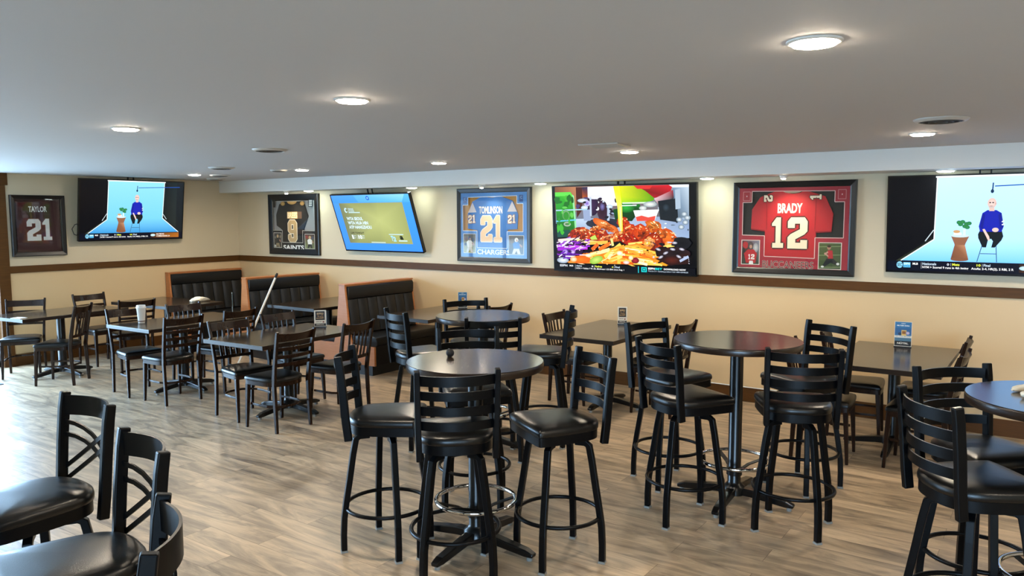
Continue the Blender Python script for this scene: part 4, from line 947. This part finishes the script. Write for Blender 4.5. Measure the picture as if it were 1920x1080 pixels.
def kneel(p, M, su, sv):
    p.raw([M(0, 0), M(1, 0), M(1, 1), M(0, 1)], [(0, 1, 2, 3)], ['#4a5a2c', '#44562c', '#3a4a26', '#40502a'])
    for v in (.15, .48, .95): p.line(*M(0, v), *M(1, v-.03), sv*.02, '#8a9a68')
    p.poly([M(.40, .28), M(.62, .28), M(.66, .62), M(.42, .62)], '#b4202a'); p.blob(*M(.46, .17), su*.09, sv*.09, '#a67860'); p.blob(*M(.46, .12), su*.09, sv*.05, '#2a1a14')
    p.poly([M(.36, .6), M(.66, .6), M(.95, .80), M(.9, .88), M(.55, .76), M(.28, .92), M(.18, .88)], '#17181a'); p.blob(*M(.88, .80), su*.07, sv*.05, '#dcdcd4'); p.blob(*M(.18, .92), su*.07, sv*.04, '#dcdcd4'); p.line(*M(.42, .34), *M(.26, .44), sv*.06, '#c09080'); p.line(*M(.26, .38), *M(.44, .52), sv*.05, '#c09080')
photo(t, w, h, .725, .655, .895, .925, kneel)

# ================================================================== SMALL THINGS
def tent(label, loc, rz, w_, h_, paint, core=None):
    t = thing('table_sign', label, 'table sign', loc, R(rz), 'small printed table signs')
    B().box(-w_/2-.004, w_/2+.004, -.03, .03, 0, .006).build('foot', M_TVB, t)
    B().box(-w_/2-.003, w_/2+.003, -.004, .004, .006, h_+.004).build('card_core', core or M_PAPER, t)
    p = Pic(w_, h_-.008, .0001); paint(p); p.build('printed_face', M_PRINT, t, y=-.0042, z=.006+h_/2)
    return t
def special(p):
    p.rect(0, 0, 1, 1, '#e6e0d2'); p.rect(.09, .05, .91, .62, '#14100c')
    for u, v in ((.3, .25), (.5, .2), (.68, .27), (.35, .38), (.55, .4), (.7, .42)): p.blob(u, v, .11, .07, '#a07a4a', '#4a3420')
    p.text('BEERS', .22, .14, .80, .24, '#c8a878', .02); p.text('BUCKET', .18, .46, .82, .55, '#b8905c', .02); p.text('$20.50', .14, .69, .62, .76, '#5a3a2a', .03); p.blob(.78, .74, .08, .05, '#a05a4a', '#6a2a24'); p.rect(.0, .84, 1, 1, '#1c1814'); p.text('SPECIAL', .15, .875, .85, .95, '#cfc8ba', .02)
def bluecard(p):
    p.rect(0, 0, 1, 1, '#2f6ea0'); p.text('VODKA', .36, .05, .64, .085, '#dfe9ef', .03); p.text('SELTZER SODA', .12, .13, .88, .175, '#f2f6f8', .04)
    p.rect(.0, .25, 1, .52, '#2a5f94'); p.rect(.40, .34, .70, .60, '#d8b86a'); p.rect(.44, .38, .66, .50, '#8a5a2c'); p.blob(.78, .46, .12, .07, '#d8c8d8', '#8a8ab8'); p.blob(.30, .50, .1, .06, '#243a5a')
    p.rect(0, .57, 1, .66, '#e4e6e2'); p.text('REAL VODKA REAL JUICE', .05, .585, .95, .63, '#4a5a64', .02); p.rect(0, .67, 1, .80, '#4f7a96'); p.rect(0, .80, 1, 1, '#15171a'); p.text('NÜTRL', .16, .84, .84, .93, '#e8e6e0', .04)
tent('white-bordered table sign with a dark photo, on the table nearest of the left three', (-6.05, 5.24, .7605), 46, .112, .165, special)
tent('tall thin table sign seen edge-on at the far end of the cup table', (-7.55, 5.28, .7605), -34, .11, .26, special, simple('slate_card', '#3a4644', .5))
tent('small blue table sign behind the far round table', (-5.86, 7.30, .7605), 38, .105, .19, bluecard)
tent('white-bordered table sign with a dark photo, under the food screen', (-3.61, 7.11, .7605), 26, .09, .175, special)
tent('blue card sign with a black foot band, on the rightmost rectangular table', (-1.02, 7.18, .7605), 6, .125, .21, bluecard)
# paper cup
t = thing('paper_cup', 'white paper coffee cup with a lid on a dark table', 'cup', (-7.88, 4.40, .760))
B().lathe([(.001, .003), (.030, .003), (.031, 0), (.033, .004), (.045, .150), (.047, .152), (.046, .156), (.001, .156)], 32).build('cup_body', M_PAPER, t, smooth=True)
B().lathe([(.0345, .012), (.0355, .012), (.0362, .022), (.0350, .022)], 32).build('printed_band', simple('brown_band', '#5a3a28', .6), t, smooth=True)
B().lathe([(.044, .1565), (.050, .1565), (.050, .163), (.046, .166), (.045, .182), (.041, .186), (.040, .178), (.001, .178)], 32).build('lid', M_WHITE, t, smooth=True)
# crumpled cloths
def cloth(label, loc, rz, sx, sy, sz, seed, group=None):
    rnd = random.Random(seed); nu, nv = 28, 14; rings = []
    ph = [rnd.uniform(0, 6.28) for _ in range(8)]
    for i in range(1, nv):
        a = -pi/2+pi*i/nv; ring = []
        for j in range(nu):
            b_ = 2*pi*j/nu
            k = 1+.22*sin(3*b_+ph[0]+a)+.14*sin(5*b_+ph[1]+2*a)+.12*sin(8*b_+5*a+ph[2])
            z = (sin(a)+.9)*.55*(1+.28*sin(2*b_+ph[3]))+(.16*sin(4*b_+ph[4]+3*a)+.10*sin(7*b_+ph[5]))*cos(a)
            ring.append((sx*cos(a)*cos(b_)*k+sx*.25*sin(a), sy*cos(a)*sin(b_)*k, max(0.0005, sz*z)))
        rings.append(ring)
    o = B().loft(rings).build('cleaning_cloth', M_CLOTH, None, smooth=True); o.location = loc; o.rotation_euler = (0, 0, R(rz))
    return tag(o, label, 'cloth', group)
cloth('crumpled white cloth on the dark table in front of the first booth', (-9.20, 5.93, .760), 65, .105, .05, .05, 3)
cloth('rolled white cloth at the back of the blue tabletop at the right edge', (-.05, 4.19, 1.0702), 35, .085, .030, .035, 5)
cloth('white cloth nearer us on the blue tabletop at the right edge', (-.03, 4.045, 1.0702), 20, .065, .032, .035, 9)
o = B().box(-.07, .07, -.045, .045, 0, .004).box(-.05, .06, -.04, .035, .004, .007).build('paper_napkin', M_PAPER, None); o.location = (-9.37, 3.83, .7602); o.rotation_euler = (0, 0, R(20)); tag(o, 'flat white napkin on the near corner of the far left table', 'napkin')
# microphone
t = thing('microphone', 'small black ball-headed microphone lying on the nearest round table', 'microphone', (-2.80, 3.37, 1.0702), R(132))
B().lathe([(.001, -.022), (.012, -.020), (.02, -.012), (.0235, 0), (.021, .011), (.014, .02)], 20).build('grille_ball', M_RUBBER, t, smooth=True)
B().lathe([(.0145, .019), (.0165, .022), (.016, .035), (.011, .15), (.010, .168), (.001, .17)], 16).build('handle', simple('dark_handle', '#24262a', .25), t, smooth=True)
for c in t.children: c.rotation_euler = (0, R(94), 0); c.location = (0, 0, .0235)
# leaning pole
F0, F1 = Vector((-8.26, 5.80, .0)), Vector((-8.097, 6.333, 1.155))
t = thing('broom_pole', 'white pole with a black tip leaning by the middle booth', 'pole', tuple(F0))
d = F1-F0
B().tube([d*.02, d*.955], .0135, 12).build('shaft', M_POLE, t, smooth=True)
B().tube([d*.95, d*.975, d*1.0], [.015, .0165, .012], 12).build('tip', M_RUBBER, t, smooth=True)
B().tube([d*0, d*.03], [.013, .017], 12).build('foot', M_RUBBER, t, smooth=True)
# glass dish and shaker
t = thing('condiment_glass', 'small clear glass dish beside the sign under the food screen', 'glass dish', (-3.36, 6.76, .7602))
B().lathe([(.001, 0), (.028, 0), (.036, .010), (.045, .045), (.047, .05), (.043, .05), (.034, .014), (.001, .008)], 28).build('bowl', M_CLEAR, t, smooth=True)
B().lathe([(.049, .051), (.050, .054), (.046, .056), (.044, .052)], 28).build('rim', M_CHROME, t, smooth=True)
t = thing('pepper_shaker', 'small dark shaker beside the blue sign behind the far round table', 'shaker', (-5.62, 7.30, .7602))
B().lathe([(.022, 0), (.024, .004), (.021, .06), (.018, .07)], 18).build('jar', M_TVB, t, smooth=True)
B().lathe([(.0195, .0705), (.020, .085), (.012, .096), (.001, .098)], 18).build('cap', M_CHROME, t, smooth=True)
# thin white line along the top edge of the baseboard
o = B().tube([(-3.35, YA-.02, .150), (-2.9, YA-.022, .152), (-2.5, YA-.02, .150), (-2.0, YA-.023, .152), (-1.75, YA-.02, .150)], .0055, 6).build('white_edge_line', M_WHITE, None, smooth=True)
tag(o, 'thin white line along the top of the baseboard behind the red-reflecting round table', 'cable')
# doormat at the left
o = B().box(-10.55, -9.62, 2.6, 3.74, 0, .008).build('door_mat', M_MAT, None, bevel=.004); tag(o, 'dark grey floor mat at the far left by the doorway', 'floor mat')

# ================================================================== CAMERA
f, yaw, pitch, roll = 1452.91, .61235461, .09261089, -.00313238
v = Vector((-sin(yaw)*cos(pitch), cos(yaw)*cos(pitch), -sin(pitch))); r = Vector((cos(yaw), sin(yaw), 0)); u = r.cross(v)
r2 = r*cos(roll)+u*sin(roll); u2 = -r*sin(roll)+u*cos(roll)
cam = bpy.data.cameras.new('camera'); cam.lens = f/1920*36; cam.sensor_width = 36; cam.clip_start = .05; cam.clip_end = 100
co = bpy.data.objects.new('camera', cam); COL.objects.link(co)
co.matrix_world = Matrix(((r2.x, u2.x, -v.x, 0), (r2.y, u2.y, -v.y, 0), (r2.z, u2.z, -v.z, 1.87), (0, 0, 0, 1)))
scene.camera = co
scene.view_settings.view_transform = 'Standard'; scene.view_settings.look = 'None'
scene.view_settings.exposure = 1.15; scene.view_settings.gamma = 1.0; scene.view_settings.use_curve_mapping = False
scene.cycles.use_denoising = True
scene.cycles.max_bounces = 8; scene.cycles.diffuse_bounces = 5; scene.cycles.glossy_bounces = 4; scene.cycles.transparent_max_bounces = 8
scene.cycles.sample_clamp_indirect = 8.0
